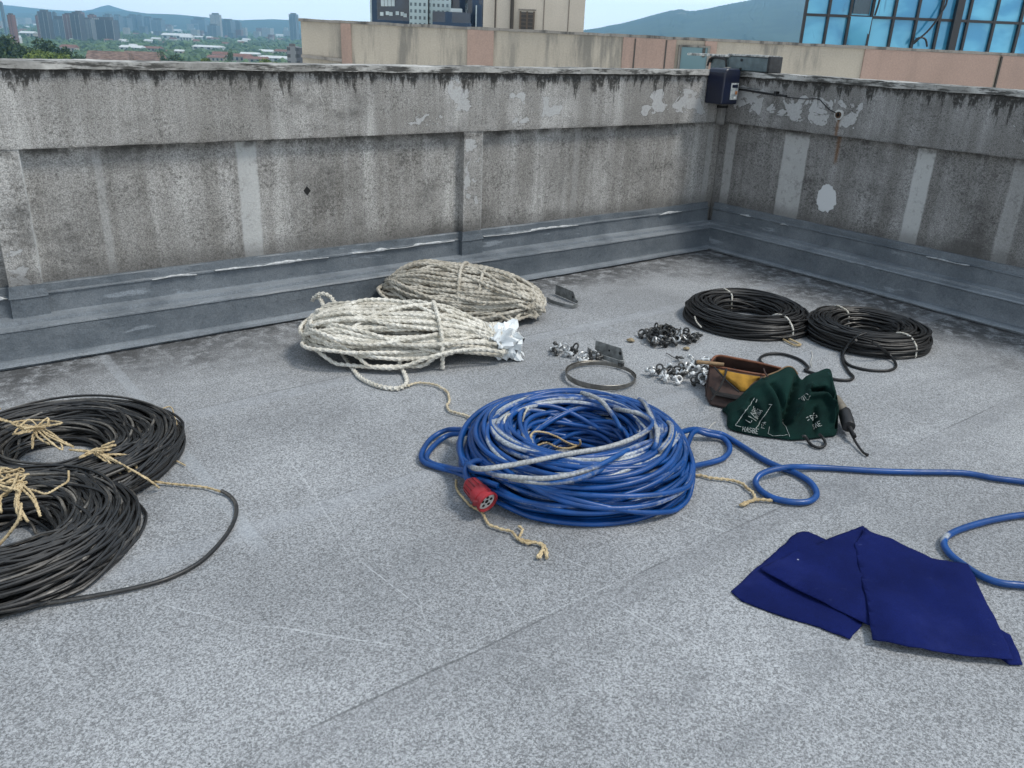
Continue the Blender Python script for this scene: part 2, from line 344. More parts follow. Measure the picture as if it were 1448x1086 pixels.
# ------------------------------------------------------------------ parapet walls
def kerb_mesh(x0, x1, sgn, dz=0., seed=0):
    prof = [(.150, -.012), (.150, .007), (.176, .011), (.172, .024), (.128, .034), (.121, .06), (.118, .11), (.116, .166), (.122, .171), (.116, .181), (.062, .184), (.060, .180), (.052, .180), (.050, .198), (.0, .201), (-.020, .203), (-.026, .25), (-.028, .297), (-.022, .302), (-.022, .308), (-.032, .314), (-.034, .33), (-.035, .35), (-.038, .355), (-.085, .358)]
    st = np.arange(x0, x1+.001, .04); V = []
    for x in st:
        V.append([(sgn*x, y+.0035*nz(x*5, i*.45, seed)+.004*nz(x*1.3, i*.3, seed+4) if 0 < i < 23 else y, z+dz+(.0028*nz(x*7, i*.6, seed+9)+.003*nz(x*.9, 7, seed+i*.2) if i > 0 else 0)) for i, (y, z) in enumerate(prof)])
    b = MB(); b.grid(np.array(V)); return b
def lumpy_box(a, b, step, amp, seed):          # a weathered concrete block with worn edges
    bm = bmesh.new(); bmesh.ops.create_cube(bm, size=1)
    a = Vector(a); b = Vector(b)
    for v in bm.verts: v.co = Vector([(a[i]+b[i])/2+v.co[i]*(b[i]-a[i]) for i in range(3)])
    for ax in range(3):
        n = int((b[ax]-a[ax])/step)
        for k in range(1, n):
            no = Vector((0, 0, 0)); no[ax] = 1; co = Vector(a); co[ax] = a[ax]+(b[ax]-a[ax])*k/n
            bmesh.ops.bisect_plane(bm, geom=bm.verts[:]+bm.edges[:]+bm.faces[:], plane_co=co, plane_no=no)
    for v in bm.verts:
        p = v.co*6; d = Vector((0, nz(p.x+seed, p.y, p.z), nz(p.x, p.y+seed+5, p.z)))*amp
        p = v.co*22; d += Vector((0, nz(p.x+seed, p.y, p.z), nz(p.x, p.y+seed+5, p.z)))*amp*.55
        v.co += d
    bm.normal_update(); me = bpy.data.meshes.new('part'); bm.to_mesh(me); bm.free(); return me

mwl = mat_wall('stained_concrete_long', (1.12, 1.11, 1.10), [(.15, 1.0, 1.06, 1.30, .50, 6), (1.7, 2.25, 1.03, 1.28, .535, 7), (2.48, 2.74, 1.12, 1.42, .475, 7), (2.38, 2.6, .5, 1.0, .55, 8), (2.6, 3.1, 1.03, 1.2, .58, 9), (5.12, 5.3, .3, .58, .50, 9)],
               [(3.94, 4.055, 0, 0, 1.0, .75), (4.75, 4.79, 0, 0, .99, .3), (5.105, 5.117, 0, 0, 1.015, .9), (2.405, 2.415, 0, 0, 1.015, .7), (.02, .09, 0, 0, 1.0, .35), (1.5, 1.56, 0, 0, 1.0, .2)], .26)
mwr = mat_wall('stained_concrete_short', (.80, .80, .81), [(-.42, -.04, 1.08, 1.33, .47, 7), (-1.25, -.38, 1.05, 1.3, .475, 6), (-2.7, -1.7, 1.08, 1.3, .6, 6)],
               [(-.81, -.59, 0, 0, .995, .7), (-1.79, -1.665, 0, 0, 1.0, .8), (-.12, -.03, 0, 0, 1.0, .5), (-2.4, -2.3, 0, 0, 1., .35)], .3, rust=(-1.055, 1.165), blob=(-1.035, .555, .082))
m_cop = NT('weathered_coping'); _p = m_cop.obj(); _c = m_cop.mix(m_cop.ramp(m_cop.noise(_p, 3, 5, .7), .35, .65), (.22, .215, .20), (.46, .45, .425))
_c = m_cop.mix(m_cop.ramp(m_cop.noise(m_cop.map(_p, (5, 9, 30)), 1., 5, .7), .46, .6, 0, .92), _c, (.03, .029, .026)); m_cop.col(m_cop.mix(m_cop.ramp(m_cop.noise(_p, 50, 3, .7), .55, .72, 0, .6), _c, (.06, .058, .05))).set(Roughness=.95); m_cop.bump(m_cop.noise(_p, 30, 4), .5, .01); m_cop = m_cop.m
m_seal = simple('peeled_sealant', (.55, .57, .58), .8, var=.4, scale=60)
m_black = simple('black_hole', (.01, .01, .01), .9)

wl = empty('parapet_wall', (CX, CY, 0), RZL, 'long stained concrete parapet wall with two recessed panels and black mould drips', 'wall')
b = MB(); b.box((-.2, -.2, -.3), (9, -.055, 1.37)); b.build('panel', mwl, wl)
o = link('top_beam', lumpy_box((-.2, -.19, 1.018), (9, 0, 1.377), .06, .0035, 1), mwl, wl)
for x in (2.487, 5.19, 7.9):
    link('pier', lumpy_box((x-.075, -.14, .25), (x+.075, -.004, 1.03), .04, .003, x), mwl, wl)
    b = MB(); V = []
    for (z, e) in ((.19, .012), (.25, .01), (.296, .009), (.302, .015), (.309, .013), (.34, .007), (.362, .006), (.364, -.01)):
        ring = [(-.075-e, -.06), (-.075-e, -.005+e), (-.03, -.001+e), (.03, .001+e), (.075+e, -.005+e), (.075+e, -.09)]
        V.append([(x+q+.002*nz(q*30, z*30, x), y+.003*nz(q*20, z*25, x), z) for q, y in ring])
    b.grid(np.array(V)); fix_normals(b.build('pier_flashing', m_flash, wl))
link('coping', lumpy_box((-.22, -.23, 1.379), (9, .024, 1.412), .03, .0045, 3), m_cop, wl)
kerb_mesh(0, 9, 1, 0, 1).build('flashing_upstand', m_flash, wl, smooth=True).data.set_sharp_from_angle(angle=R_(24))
def sealant(par, sgn, x0, x1, seed):
    st = np.arange(x0, x1, .012); n = len(st); w = np.clip(.006+.006*noise1(n, 6, seed)+.004*noise1(n, 2, seed+1), .0006, 1)*np.sin(np.linspace(.05, math.pi-.05, n))**.4
    V = []
    for i, x in enumerate(st):
        z = .306+.004*noise1(n, 12, seed+2)[i]; V.append([(sgn*x, -.0245, z-w[i]*.6), (sgn*x, -.012, z-w[i]*.3), (sgn*x, -.010, z+w[i]*.5), (sgn*x, -.03, z+w[i])])
    b = MB(); b.grid(np.array(V)); b.build('sealant_strip', m_seal, par)
for k, (x0, x1) in enumerate(((3.55, 4.25), (2.62, 3.4), (4.35, 4.6), (1.5, 2.38), (5.28, 5.36), (.35, .62))): sealant(wl, 1, x0, x1, 30+k)
b = MB(); b.add([(3.648+dx, -.053+dy, .709+dz) for dy in (-.02, .001) for dx, dz in ((-.022, 0), (0, .028), (.022, .004), (.002, -.026))], [(0, 1, 2, 3), (7, 6, 5, 4), (0, 4, 5, 1), (1, 5, 6, 2), (2, 6, 7, 3), (3, 7, 4, 0)]); b.build('core_hole', m_black, wl)

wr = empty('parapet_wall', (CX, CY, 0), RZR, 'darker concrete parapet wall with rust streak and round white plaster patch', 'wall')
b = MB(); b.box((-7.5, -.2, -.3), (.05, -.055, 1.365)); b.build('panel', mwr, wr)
link('top_beam', lumpy_box((-7.5, -.19, 1.02), (.03, 0, 1.376), .06, .0035, 11), mwr, wr)
link('coping', lumpy_box((-7.5, -.23, 1.377), (-.028, .024, 1.414), .03, .0045, 13), m_cop, wr)
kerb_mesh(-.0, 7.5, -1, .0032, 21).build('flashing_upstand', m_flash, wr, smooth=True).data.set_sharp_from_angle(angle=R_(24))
for k, (x0, x1) in enumerate(((.3, .42), (.7, .78), (1.9, 2.2))): sealant(wr, -1, x0, x1, 50+k)
# weep pipe with rust
mr = simple('rusty_steel', (.09, .045, .02), .85, 0, .5, 40, .4, (.02, .015, .012)); m_pl = simple('pale_mortar', (.5, .5, .48), .9, 0, .3, 30, .3)
def ringpipe(c, r0, r1, y0, y1):
    b = MB(); th = np.linspace(0, 2*math.pi, 19)[:-1]
    V = [[(c[0]+r*math.cos(t)*(1+.1*nz(t*2, k)), y, c[1]+r*math.sin(t)*(1+.1*nz(t*2, k+3))) for (r, y) in ((r1, y0), (r1, y1), (r0, y1), (r0, y0-.01))] for k, t in enumerate(th)]
    b.grid(np.array(V), closed=True); return b
wp = empty('weep_pipe', (0, 0, 0), 0, 'small rusty drain pipe ringed in mortar sticking out of the darker wall', 'drain pipe'); wp.location = (CX, CY, 0); wp.rotation_euler = (0, 0, RZR)
fix_normals(ringpipe((-1.055, 1.168), .022, .036, -.01, .012).build('mortar_ring', m_pl, wp)); fix_normals(ringpipe((-1.055, 1.166), .014, .0215, -.01, .022).build('pipe', mr, wp))
b = MB(); b.box((-1.075, -.02, 1.147), (-1.035, .003, 1.185)); b.build('bore', m_black, wp)

# conduit, bars and wire in the corner
m_gal = simple('dull_galvanised', (.28, .29, .29), .55, .5, .5, 25, .2); m_dk = simple('dark_weathered_steel', (.035, .035, .036), .6, .6, .4, 30, .2); m_conc = simple('grey_painted_conduit', (.2, .195, .185), .8, 0, .5, 12, .3)
t = empty('wall_conduit', (CX, CY, 0), RZL, 'grey vertical conduit running down the inner corner of the two parapets', 'conduit')
b = MB(); b.box((.028, .004, 1.0), (.085, .05, 1.44)); bevel(b.build('trunk', m_conc, t), .006)
b = MB(); b.box((.02, .002, 1.27), (.093, .056, 1.295)); bevel(b.build('clip', m_gal, t), .003)
b = MB(); b.box((.02, .002, 1.13), (.093, .056, 1.15)); bevel(b.build('clip', m_dk, t), .003)
t = empty('wall_rail', (CX, CY, 0), RZR, 'thin dark steel bar fixed along the top of the darker parapet', 'rail')
b = MB(); b.tube([(-.02, .03, 1.283), (-.2, .028, 1.28), (-.42, .027, 1.268), (-.6, .025, 1.262)], .008, 8); b.build('bar', m_dk, t, True)
b = MB(); b.tube([(-.04, .022, 1.298), (-.2, .02, 1.296), (-.33, .018, 1.292)], .005, 6); b.build('rod', m_gal, t, True)
for x in (-.1, -.5):
    b = MB(); b.box((x-.012, -.01, 1.255), (x+.012, .04, 1.29)); bevel(b.build('bracket', m_dk, t), .003)
b = MB(); b.tube(smooth_path([(-.6, .02, 1.255), (-.75, .006, 1.253), (-.86, .004, 1.262), (-.9, .004, 1.24), (-.96, .005, 1.2), (-1.03, .012, 1.178)], .02), .0035, 6)
o = b.build('loose_wire', m_dk, None, True, (CX, CY, 0)); o.rotation_euler = (0, 0, RZR); tag(o, 'thin sagging wire between the steel bar and the rusty drain pipe', 'wire')

# dark blue box on the wall
m_bb = simple('navy_plastic', (.005, .009, .028), .35, 0, .4, 8); m_lab = NT('box_label'); _p = m_lab.obj(); _c = m_lab.mix(m_lab.ramp(m_lab.noise(_p, 40, 3), .45, .55), (.36, .38, .38), (.2, .23, .24)); m_lab.col(_c).set(Roughness=.5); m_lab = m_lab.m
t = empty('junction_box', (CX, CY, 0), RZL, 'dark blue box with a grey label mounted high beside the corner', 'electrical box')
X0, X1, Y0, Y1, Z0, Z1 = .075, .265, .01, .185, 1.17, 1.435
prof = [(X1, Z0), (X1-.003, Z1-.03), (X1-.012, Z1-.008), (X1-.035, Z1), (X0+.03, Z1), (X0+.008, Z1-.01), (X0, Z1-.035), (X0+.002, Z0)]
b = MB(); n_ = len(prof); b.add([(x, y, z) for y in (Y0, Y1) for x, z in prof], [tuple(range(n_)), tuple(range(2*n_-1, n_-1, -1))]+[(i, (i+1) % n_, n_+(i+1) % n_, n_+i) for i in range(n_)]); bevel(fix_normals(b.build('box_body', m_bb, t)), .012, 3)
b = MB(); b.box((X0+.012, Y1-.004, Z0+.035), (X0+.1, Y1+.003, Z0+.16)); bevel(b.build('label_plate', m_lab, t), .002)
b = MB()
b.box((X0+.022, Y1+.001, Z0+.125), (X0+.088, Y1+.0045, Z0+.148)); b.build('label_print', m_bb, t)
b = MB(); b.box((X0+.03, Y1+.001, Z0+.045), (X0+.055, Y1+.0045, Z0+.06)); b.build('label_mark', simple('white_print', (.75, .75, .72), .6), t)
b = MB(); b.box((X0+.02, Y1+.001, Z0+.075), (X0+.045, Y1+.0045, Z0+.1)); b.build('label_mark', simple('orange_print', (.4, .15, .04), .6), t)
b = MB(); b.box((X0-.025, Y1-.06, Z0+.09), (X0+.004, Y1-.02, Z0+.15)); b.tube([(X0-.02, Y1-.04, Z0+.12), (X0-.05, Y1-.09, Z0+.12), (.045, .06, Z0+.115)], .012, 8); b.build('cable_gland', mr, t)
b = MB(); b.box((X0-.018, Y1-.05, Z0+.005), (X0-.004, Y1-.03, Z0+.08)); b.build('hinge_rod', m_gal, t)

# flat trunking lying across the top of the corner
m_tr = simple('grey_green_paint', (.10, .135, .145), .5, .2, .45, 14, .15); m_trl = simple('chalky_lid', (.5, .5, .47), .85, 0, .55, 40, .3, (.1, .1, .1))
t = empty('cable_trunking', (CX, CY, 0), RZR, 'grey green metal trunking with a chalky lid lying on top of the parapet corner', 'trunking')
b = MB(); b.box((-.365, -.15, 1.418), (.02, .0, 1.525)); bevel(b.build('duct', m_tr, t), .008)
b = MB(); b.box((-.388, -.155, 1.413), (-.366, .006, 1.533)); bevel(b.build('end_cap', m_dk, t), .006)
link('lid', lumpy_box((-.364, -.157, 1.527), (.02, .01, 1.54), .03, .003, 8), m_trl, t)
b = MB(); b.box((.024, -.13, 1.416), (.21, -.01, 1.51)); bevel(b.build('junction_casting', m_tr, t), .014)
b = MB(); b.box((.0, -.16, 1.512), (.45, .012, 1.53)); bevel(b.build('cover_strip', m_trl, t), .004)
b = MB(); b.tube(smooth_path([(.02, .012, 1.43), (.03, .018, 1.49), (.08, .02, 1.505), (.15, .018, 1.508), (.2, .014, 1.49), (.215, .012, 1.44)], .02), .009, 8); b.build('strap', m_dk, t, True)
b = MB(); b.box((.19, -.02, 1.465), (.2, .014, 1.5)); b.build('strap_bolt', m_dk, t)
for z in (1.44, 1.505):
    b = MB(); b.lathe([(0, .01), (.008, .01)], (-.115, -.001, z-.008), (-.115, .1, z-.008), 8); b.build('bolt_head', m_dk, t)

# ------------------------------------------------------------------ cables, ropes and twine
m_blk = mat_cable('black_cable', (.010, .010, .0102), (.20, .183, .158), .45, .22, .9, .65)  # brown-grey streaks: worn sheath, and strand highlights painted into the colour
m_blk2 = mat_cable('black_cable_matt', (.009, .009, .0094), (.08, .078, .076), .45, .5, 1.1, .45)
m_blue = mat_cable('blue_cable', (.003, .062, .25), (.40, .43, .46), .36, .5, .78, .45)
m_worn = mat_cable('worn_cable', (.006, .078, .28), (.40, .41, .41), .5, .14, .46, .35)
m_rw = mat_rope('white_rope', (.70, .67, .60), (.47, .44, .37)); m_rb = mat_rope('old_beige_rope', (.54, .505, .435), (.32, .29, .235))
m_tw = mat_rope('sisal_twine', (.55, .44, .27), (.36, .27, .15)); m_tww = mat_rope('white_string', (.6, .58, .53), (.4, .37, .3))

def coil_mesh(Ri, Ro, H, r, turns, seed, seg=84, layers=((1., 1.), (.8, .8), (.55, .5)), wander=.30, skew=.02, sx=1., wear=None, sides=6, flat=2.4, tilt=(0, 0)):
    """one continuous cable laid in many turns round a ring whose section is a flattened dome"""
    g = np.random.default_rng(seed); tot = sum(c for _, c in layers); P = []; W = []
    plan = []
    for rho, c in layers[::-1]:
        m = max(2, int(round(turns*c/tot))); ps = np.linspace(-.04, 1.04, m)+g.uniform(-.5, .5, m)/m
        order = np.argsort(ps+g.uniform(-.13, .13, m)); plan += [(ps[i], rho*g.uniform(.95, 1.03)) for i in order]
    plan.append(plan[-1]); cw = (Ro-Ri)/2; rm = (Ro+Ri)/2; n = len(plan)-1
    for k in range(n):
        (p0, q0), (p1, q1) = plan[k], plan[k+1]; ph = np.arange(seg)/seg*2*math.pi
        a0 = g.uniform(.0, .6); t = np.clip((ph/(2*math.pi)-a0)/g.uniform(.2, .4), 0, 1); t = t*t*(3-2*t)
        amp = wander*g.uniform(.2, 1)*.5; wob = amp*(np.sin(ph+g.uniform(0, 6.3))*.6+np.sin(2*ph+g.uniform(0, 6.3))*.4)
        fade = np.minimum(1, np.minimum(ph, 2*math.pi-ph)/.6)
        psi = (p0+(p1-p0)*t+wob*fade); rho = q0+(q1-q0)*t
        psi = np.clip(psi, -.08, 1.08)*math.pi; dx, dy = g.normal(0, skew, 2)
        e = 2/flat; cx = -np.sign(np.cos(psi))*np.abs(np.cos(psi))**e; cz = np.sign(np.sin(psi))*np.abs(np.sin(psi))**e
        R = rm+cw*rho*cx; z = np.maximum(r*.95, r+(H-2*r)*np.clip(cz, -1, 1)*rho)+g.normal(0, .003)+.004*np.sin(3*ph+g.uniform(0, 6))*fade
        z = np.maximum(z, r*.9)
        P.append(np.stack([sx*(R*np.cos(ph)+dx*fade), R*np.sin(ph)+dy*fade, z+R*(tilt[0]*np.cos(ph)+tilt[1]*np.sin(ph))*rho*np.clip(cz, 0, 1)], 1))
        ww = g.uniform(0, .55)+.5*noise1(seg, 9, int(g.integers(1e6)))*fade
        W.append(ww if wear is None else wear(psi, ph, ww, g))
    b = MB(); b.tube(np.concatenate(P), r, sides, w=np.concatenate(W)); return b
def skein_mesh(A, B, H, r, turns, seed, seg=60, taper=None, lobes=3, pitch=.034, sides=9, step=.0075, bend=0., lift=0., rise=0.):
    """rope gathered into a long flat hank: turns run lengthwise and bend back at both ends"""
    g = np.random.default_rng(seed); P = []
    bs = np.concatenate([np.linspace(.1, 1, turns-turns//3)]+[np.linspace(.25, .9, turns//3)]); bs = bs+g.normal(0, .06, turns)
    fr = np.concatenate([np.full(turns-turns//3, 1.), np.full(turns//3, .55)]); idx = g.permutation(turns)
    for k in idx:
        ph = np.arange(0, seg)/seg*2*math.pi; a = A*g.uniform(.88, 1.0); bb = B*np.clip(bs[k], .08, 1.02)
        cx = np.cos(ph); sn = np.sin(ph); X = a*np.sign(cx)*np.abs(cx)**.8
        off = g.normal(0, .25)*(1-min(1, bb/B)); Y = bb*np.sign(sn)*np.abs(sn)**.75+off*B
        Y += B*.16*(np.sin(ph*1+g.uniform(0, 6.3))*g.uniform(.3, 1)+.6*np.sin(2*ph+g.uniform(0, 6.3)))
        tp = 1. if taper is None else np.interp(X/A, *taper); Y = Y*tp
        u = np.clip(np.abs(Y)/(B*tp*1.04), 0, .995); dome = np.sqrt(1-u**2.2)*np.sqrt(np.clip(1-(np.abs(X)/(A*1.04))**5, .02, 1))
        f = fr[k]*g.uniform(.78, 1.08)+.12*np.sin(ph*2+g.uniform(0, 6.3))*g.uniform(0, 1)
        hh = H*(tp if np.isscalar(tp) else (.35+.65*tp)); Z = np.maximum(r, r+(hh-2*r)*dome*f)+rise*np.clip(-X/A-.72, 0, 1)*g.uniform(0, 1)*2.5
        ra = g.normal(0, .11); P.append(np.stack([X-ra*Y*2, Y+ra*X+bend*(X/A)**2, Z], 1))
    P = smooth_path(np.concatenate(P), step); w = .5+.5*noise1(len(P), 90, seed+3)
    b = MB(); b.tube(P, r, sides, w=w*.6, lobes=lobes, pitch=pitch, depth=.27); return b
def cord(P, r, mat, name, parent=None, step=.01, sides=7, lobes=0, wear=None, pitch=.03, jitter=0., seed=0):
    P = smooth_path(P, step); n = len(P)
    if jitter: P = P+np.stack([noise1(n, 4, seed+i)*jitter for i in (1, 2)]+[np.abs(noise1(n, 4, seed+3))*jitter*.4], 1)
    w = np.zeros(n) if wear is None else wear(n); b = MB(); b.tube(P, r, sides, w=w, lobes=lobes, pitch=pitch, depth=.34)
    return b.build(name, mat, parent, True)
def tangle(c, size, n, seed, ends=(), down=.0):
    """a knotted bunch of one long string: path wandering around c, then out to the given loose ends and back"""
    g = np.random.default_rng(seed); c = np.asarray(c, float); P = []
    for k in range(n):
        v = g.normal(0, 1, 3)*np.asarray(size); v[2] = abs(v[2])*.9; P.append(c+v*np.array([1, 1, 1]))
    for e in ends:
        e = np.asarray(e, float); m = (c+e)/2+np.append(g.normal(0, .18, 2)*np.linalg.norm(e-c), .004)
        P += [c+g.normal(0, .2, 3)*size*np.array([1, 1, .3]), m, e, m+np.append(g.normal(0, .16, 2)*np.linalg.norm(e-c)*.5, .003), c+g.normal(0, .25, 3)*size*np.array([1, 1, .3])]
    return np.array(P)
def pts(L, z=0., off=(0, 0), sc=1.):            # list of measured points -> ground path
    out = []
    for q in L:
        zz = q[2] if len(q) > 2 else z; out.append(G(off[0]+q[0]*sc, off[1]+q[1]*sc, zz))
    return np.array(out)
def rel(P, o): return np.asarray(P)-np.array(o)

# ---- black coils on the left
cA = G(108, 622, .0)+np.array([0, .02, 0]); cB = G(36, 775, 0)+np.array([0, .03, 0])
# coil at the back
cA = np.array([-1.76, 2.86, 0]); kA = empty('cable_coil', cA, 0, 'black cable coil behind its twin at the roof edge, tied with two twine bunches', 'cable coil', 'black cable coils tied with twine')
coil_mesh(.175, .446, .105, .0058, 160, 11, layers=((1., 1.2), (.82, .9), (.6, .5)), skew=.022, sides=6).build('cable', m_blk, kA, True)
cB = np.array([-1.62, 2.28, 0]); kB = empty('cable_coil', cB, 0, 'black cable coil nearest the camera with its loose end curling out over the roof', 'cable coil', 'black cable coils tied with twine')
coil_mesh(.15, .383, .115, .0058, 160, 12, layers=((1., 1.25), (.82, .9), (.6, .5)), skew=.024, sides=6).build('cable', m_blk, kB, True)
P = pts([(0, 858, .012), (60, 853, .012), (130, 843, .01), (200, 829, .008), (245, 815, .008), (285, 793), (314, 764), (331, 737), (334, 715), (325, 701), (313, 694, .012)], .0075)
cord(rel(P, cB), .0072, m_blk, 'cable_tail', kB, .012, 8, wear=lambda n: np.full(n, .45))
def twine_tie(par, o, knot, size, ends, seed, r=.0042, n=14, mat=None, wrap=None, name='twine_tie'):
    P = [] if wrap is None else list(wrap)
    P = np.array(P+list(tangle(knot, size, n, seed, ends))); return cord(rel(P, o), r, mat or m_tw, name, par, .006, 6, lobes=2, pitch=.012)
def over(px0, px1, h, zoff=0.): return None
# coil A knots
twine_tie(kA, cA, G(54, 606, .135), (.055, .04, .02), [G(0, 578, .11), G(88, 636, .10), G(104, 632, .11), G(46, 634, .08), G(18, 614, .12), G(70, 628, .1)], 5)
twine_tie(kA, cA, G(142, 642, .125), (.035, .025, .014), [G(98, 636, .12), G(176, 676, .05), G(194, 664, .06), G(200, 685, .015), G(225, 690, .01), G(170, 660, .09), G(215, 678, .01)], 6)
cord(rel(pts([(146, 643, .125), (165, 654, .10), (185, 668, .06), (205, 678, .02), (232, 683), (262, 686), (290, 689), (312, 695, .012)], .008), cA), .005, m_tw, 'twine_end', kA, .008, 6, lobes=3, pitch=.012)
cord(rel(pts([(222, 583, .05), (232, 577, .03), (242, 576, .03), (247, 590, .05), (250, 600, .06)], .03), cA), .003, m_tw, 'twine_loop', kA, .006, 6)
cord(rel(pts([(205, 668, .03), (222, 655, .012), (245, 651), (262, 658)], .006), cA), .003, m_tw, 'twine_strand', kA, .006, 6)
# coil B knots
twine_tie(kB, cB, G(28, 684, .15), (.035, .04, .018), [G(2, 724, .12), G(6, 702, .13), G(30, 735, .10), G(40, 738, .10), G(57, 730, .11), G(-6, 662, .14)], 7, .0045)
twine_tie(kB, cB, G(12, 670, .15), (.03, .02, .01), [G(30, 667, .14)], 8, .004, 8, name='twine_loop')
cord(rel(pts([(32, 690, .14), (50, 694, .14), (66, 698, .14), (84, 688, .138), (96, 680, .135), (97, 666, .13)], .15), cB), .0042, m_tw, 'twine_strand', kB, .006, 6, lobes=2, pitch=.012)
cord(rel(pts([(30, 712, .15), (28, 730, .13), (20, 745, .10), (8, 760, .07), (-3, 772, .05)], .1), cB), .006, m_tw, 'twine_end', kB, .006, 7, lobes=3, pitch=.012)

# ---- blue power cable
cC = np.array([.27, 2.985, 0]); kC = empty('cable_coil', cC, 0, 'big blue power cable coil with red plug and worn white strands', 'cable coil')
def wb(psi, ph, ww, g):
    top = np.exp(-((psi/math.pi-.45)/.28)**2)
    return ww*.75+.42*top*(g.random() < .75)*(.5+.6*np.abs(noise1(len(ph), 12, int(g.integers(1e6)))))+.1*g.random()
coil_mesh(.185, .433, .205, .0104, 100, 21, layers=((1., 1.25), (.8, .8), (.55, .45)), wander=.42, skew=.018, wear=wb, sides=9, seg=90, flat=2.3, sx=1.045).build('cable', m_blue, kC, True)
wv = lambda lo, hi, s: (lambda n: lo+(hi-lo)*(.5+.5*noise1(n, 14, s)))
zb = 560+0; o8 = (560, 520); s8 = .3798
loopL = pts([(330, 215, .17), (270, 230, .10), (190, 232, .035), (130, 265), (95, 320), (105, 352), (160, 372), (222, 388, .03), (262, 405, .06), (320, 420, .10), (380, 440, .10)], .014, o8, s8)
cord(rel(loopL, cC), .0112, m_blue, 'cable_loop', kC, .012, 9, wear=wv(.05, .38, 1))
loopL2 = pts([(330, 228, .16), (275, 243, .09), (195, 252, .03), (140, 292), (113, 335), (140, 358), (195, 372, .03), (240, 380, .07), (300, 385, .12), (370, 400, .12)], .014, o8, s8)
cord(rel(loopL2, cC), .0112, m_blue, 'cable_loop', kC, .012, 9, wear=wv(.05, .42, 2))
cord(rel(pts([(968, 640, .06), (981, 611, .05), (1000, 614, .03), (1023, 620), (1032, 634), (1024, 647), (1004, 654), (978, 660, .03), (960, 668, .05)], .014), cC), .0118, m_blue, 'cable_loop', kC, .012, 9, wear=wv(.05, .38, 3))
o3 = (1000, 560); s3 = .3684
tail = np.concatenate([pts([(960, 612, .09), (982, 607, .05), (1005, 611, .03), (1023, 615), (1050, 631), (1078, 649), (1106, 662)], .0125),
    pts([(340, 296), (395, 330), (420, 372), (405, 398), (365, 408), (310, 405), (250, 390), (205, 362), (186, 335, .014), (196, 308, .03), (235, 288, .036), (300, 274, .036), (360, 272, .02), (450, 275), (640, 287), (800, 292), (980, 295), (1100, 315), (1216, 330)], .0125, o3, s3),
    pts([(1500, 692), (1560, 702), (1590, 715), (1560, 724), (1500, 726), (1448, 728)], .0125), pts([(1100, 475), (990, 505), (925, 535), (908, 565), (930, 605), (980, 645), (1050, 690), (1130, 718), (1216, 727)], .0125, o3, s3), pts([(1520, 838), (1600, 850)], .0125)])
def wtail(n):
    w = .08+.3*(.5+.5*noise1(n, 40, 5)); i = np.linspace(0, 1, n); return w+.75*np.exp(-((i-.845)/.012)**2)
cord(rel(tail, cC), .0122, m_blue, 'cable_tail', kC, .012, 9, wear=wtail)
# worn strands riding over the coil
for i, (L, r) in enumerate((([(640, 88, .235), (700, 95, .25), (760, 120, .255), (810, 180, .25), (835, 225, .235), (852, 258, .20)], .0115),
    ([(790, 152, .24), (850, 158, .255), (910, 172, .262), (955, 200, .262), (945, 225, .262), (900, 255, .26), (840, 280, .258), (770, 300, .258), (690, 313, .258), (600, 328, .258), (520, 345, .255), (430, 362, .245), (350, 374, .235), (300, 376, .20), (262, 360, .17)], .0125),
    ([(905, 118, .245), (925, 130, .26), (943, 165, .265), (960, 205, .262), (972, 240, .262), (965, 290, .26), (940, 325, .25)], .0115),
    ([(900, 285, .258), (830, 325, .26), (740, 370, .258), (640, 400, .25), (540, 412, .23), (420, 405, .215), (360, 395, .19), (320, 380, .17)], .0115),
    ([(790, 365, .255), (730, 395, .25), (650, 420, .235), (560, 428, .212), (470, 420, .205), (400, 410, .18)], .011), ([(1000, 195, .252), (1025, 215, .25), (1020, 260, .255), (990, 300, .255), (960, 320, .25)], .0115))):
    L = [(q[0], q[1], q[2]*.83-(.045 if k in (0, len(L)-1) else 0)) for k, q in enumerate(L)]; cord(rel(pts(L, .2, o8, s8), cC), r*.8, m_worn, 'worn_strand', kC, .012, 9, wear=lambda n, i=i: wv(.15, .9, 40+i)(n)*np.clip(np.minimum(np.arange(n), np.arange(n)[::-1])/(.16*n), 0, 1))
for i, L in enumerate(([(500, 300, .10), (498, 270, .14), (512, 240, .16), (560, 243, .12), (600, 258, .08), (640, 280, .05), (675, 290, .04), (687, 282, .07), (683, 268, .09)], [(520, 292, .04), (560, 280, .05), (600, 296, .04), (640, 300, .04), (672, 292, .04)], [(408, 220, .18), (402, 200, .2), (412, 178, .21), (425, 172, .21)], [(470, 200, .16), (480, 170, .19), (492, 150, .19)])):
    cord(rel(pts(L, .1, o8, s8), cC), .005, m_tw if i < 2 else m_tww, 'string_end', kC, .006, 6, lobes=3, pitch=.012)
# red plug
m_red = simple('red_plastic', (.33, .018, .026), .45, 0, .35, 14, .1); m_redd = simple('dark_red_plastic', (.16, .01, .015), .5, 0, .3, 30); m_pf = simple('pale_plug_face', (.5, .5, .48), .5, 0, .3, 30)
pa = G(663, 683, .095); pb = G(690, 711, .066); d = (pb-pa)/np.linalg.norm(pb-pa)
kP = empty('plug', (0, 0, 0)); kP.parent = kC; kP.matrix_parent_inverse = Matrix.Identity(4)
kP.name = 'connector_plug'; COL.objects.unlink(kP); bpy.data.objects.remove(kP)
b = MB(); L_ = np.linalg.norm(pb-pa); b.lathe([(-.01, .014), (.0, .024), (.008, .031), (L_*.45, .035), (L_*.5, .0385), (L_*.74, .0395), (L_*.76, .036), (L_-.012, .0365), (L_-.01, .043), (L_, .043), (L_+.002, .038), (L_-.012, .0355)], pa-cC, pb-cC, 28)
plug = b.build('connector_plug', m_red, kC, True)
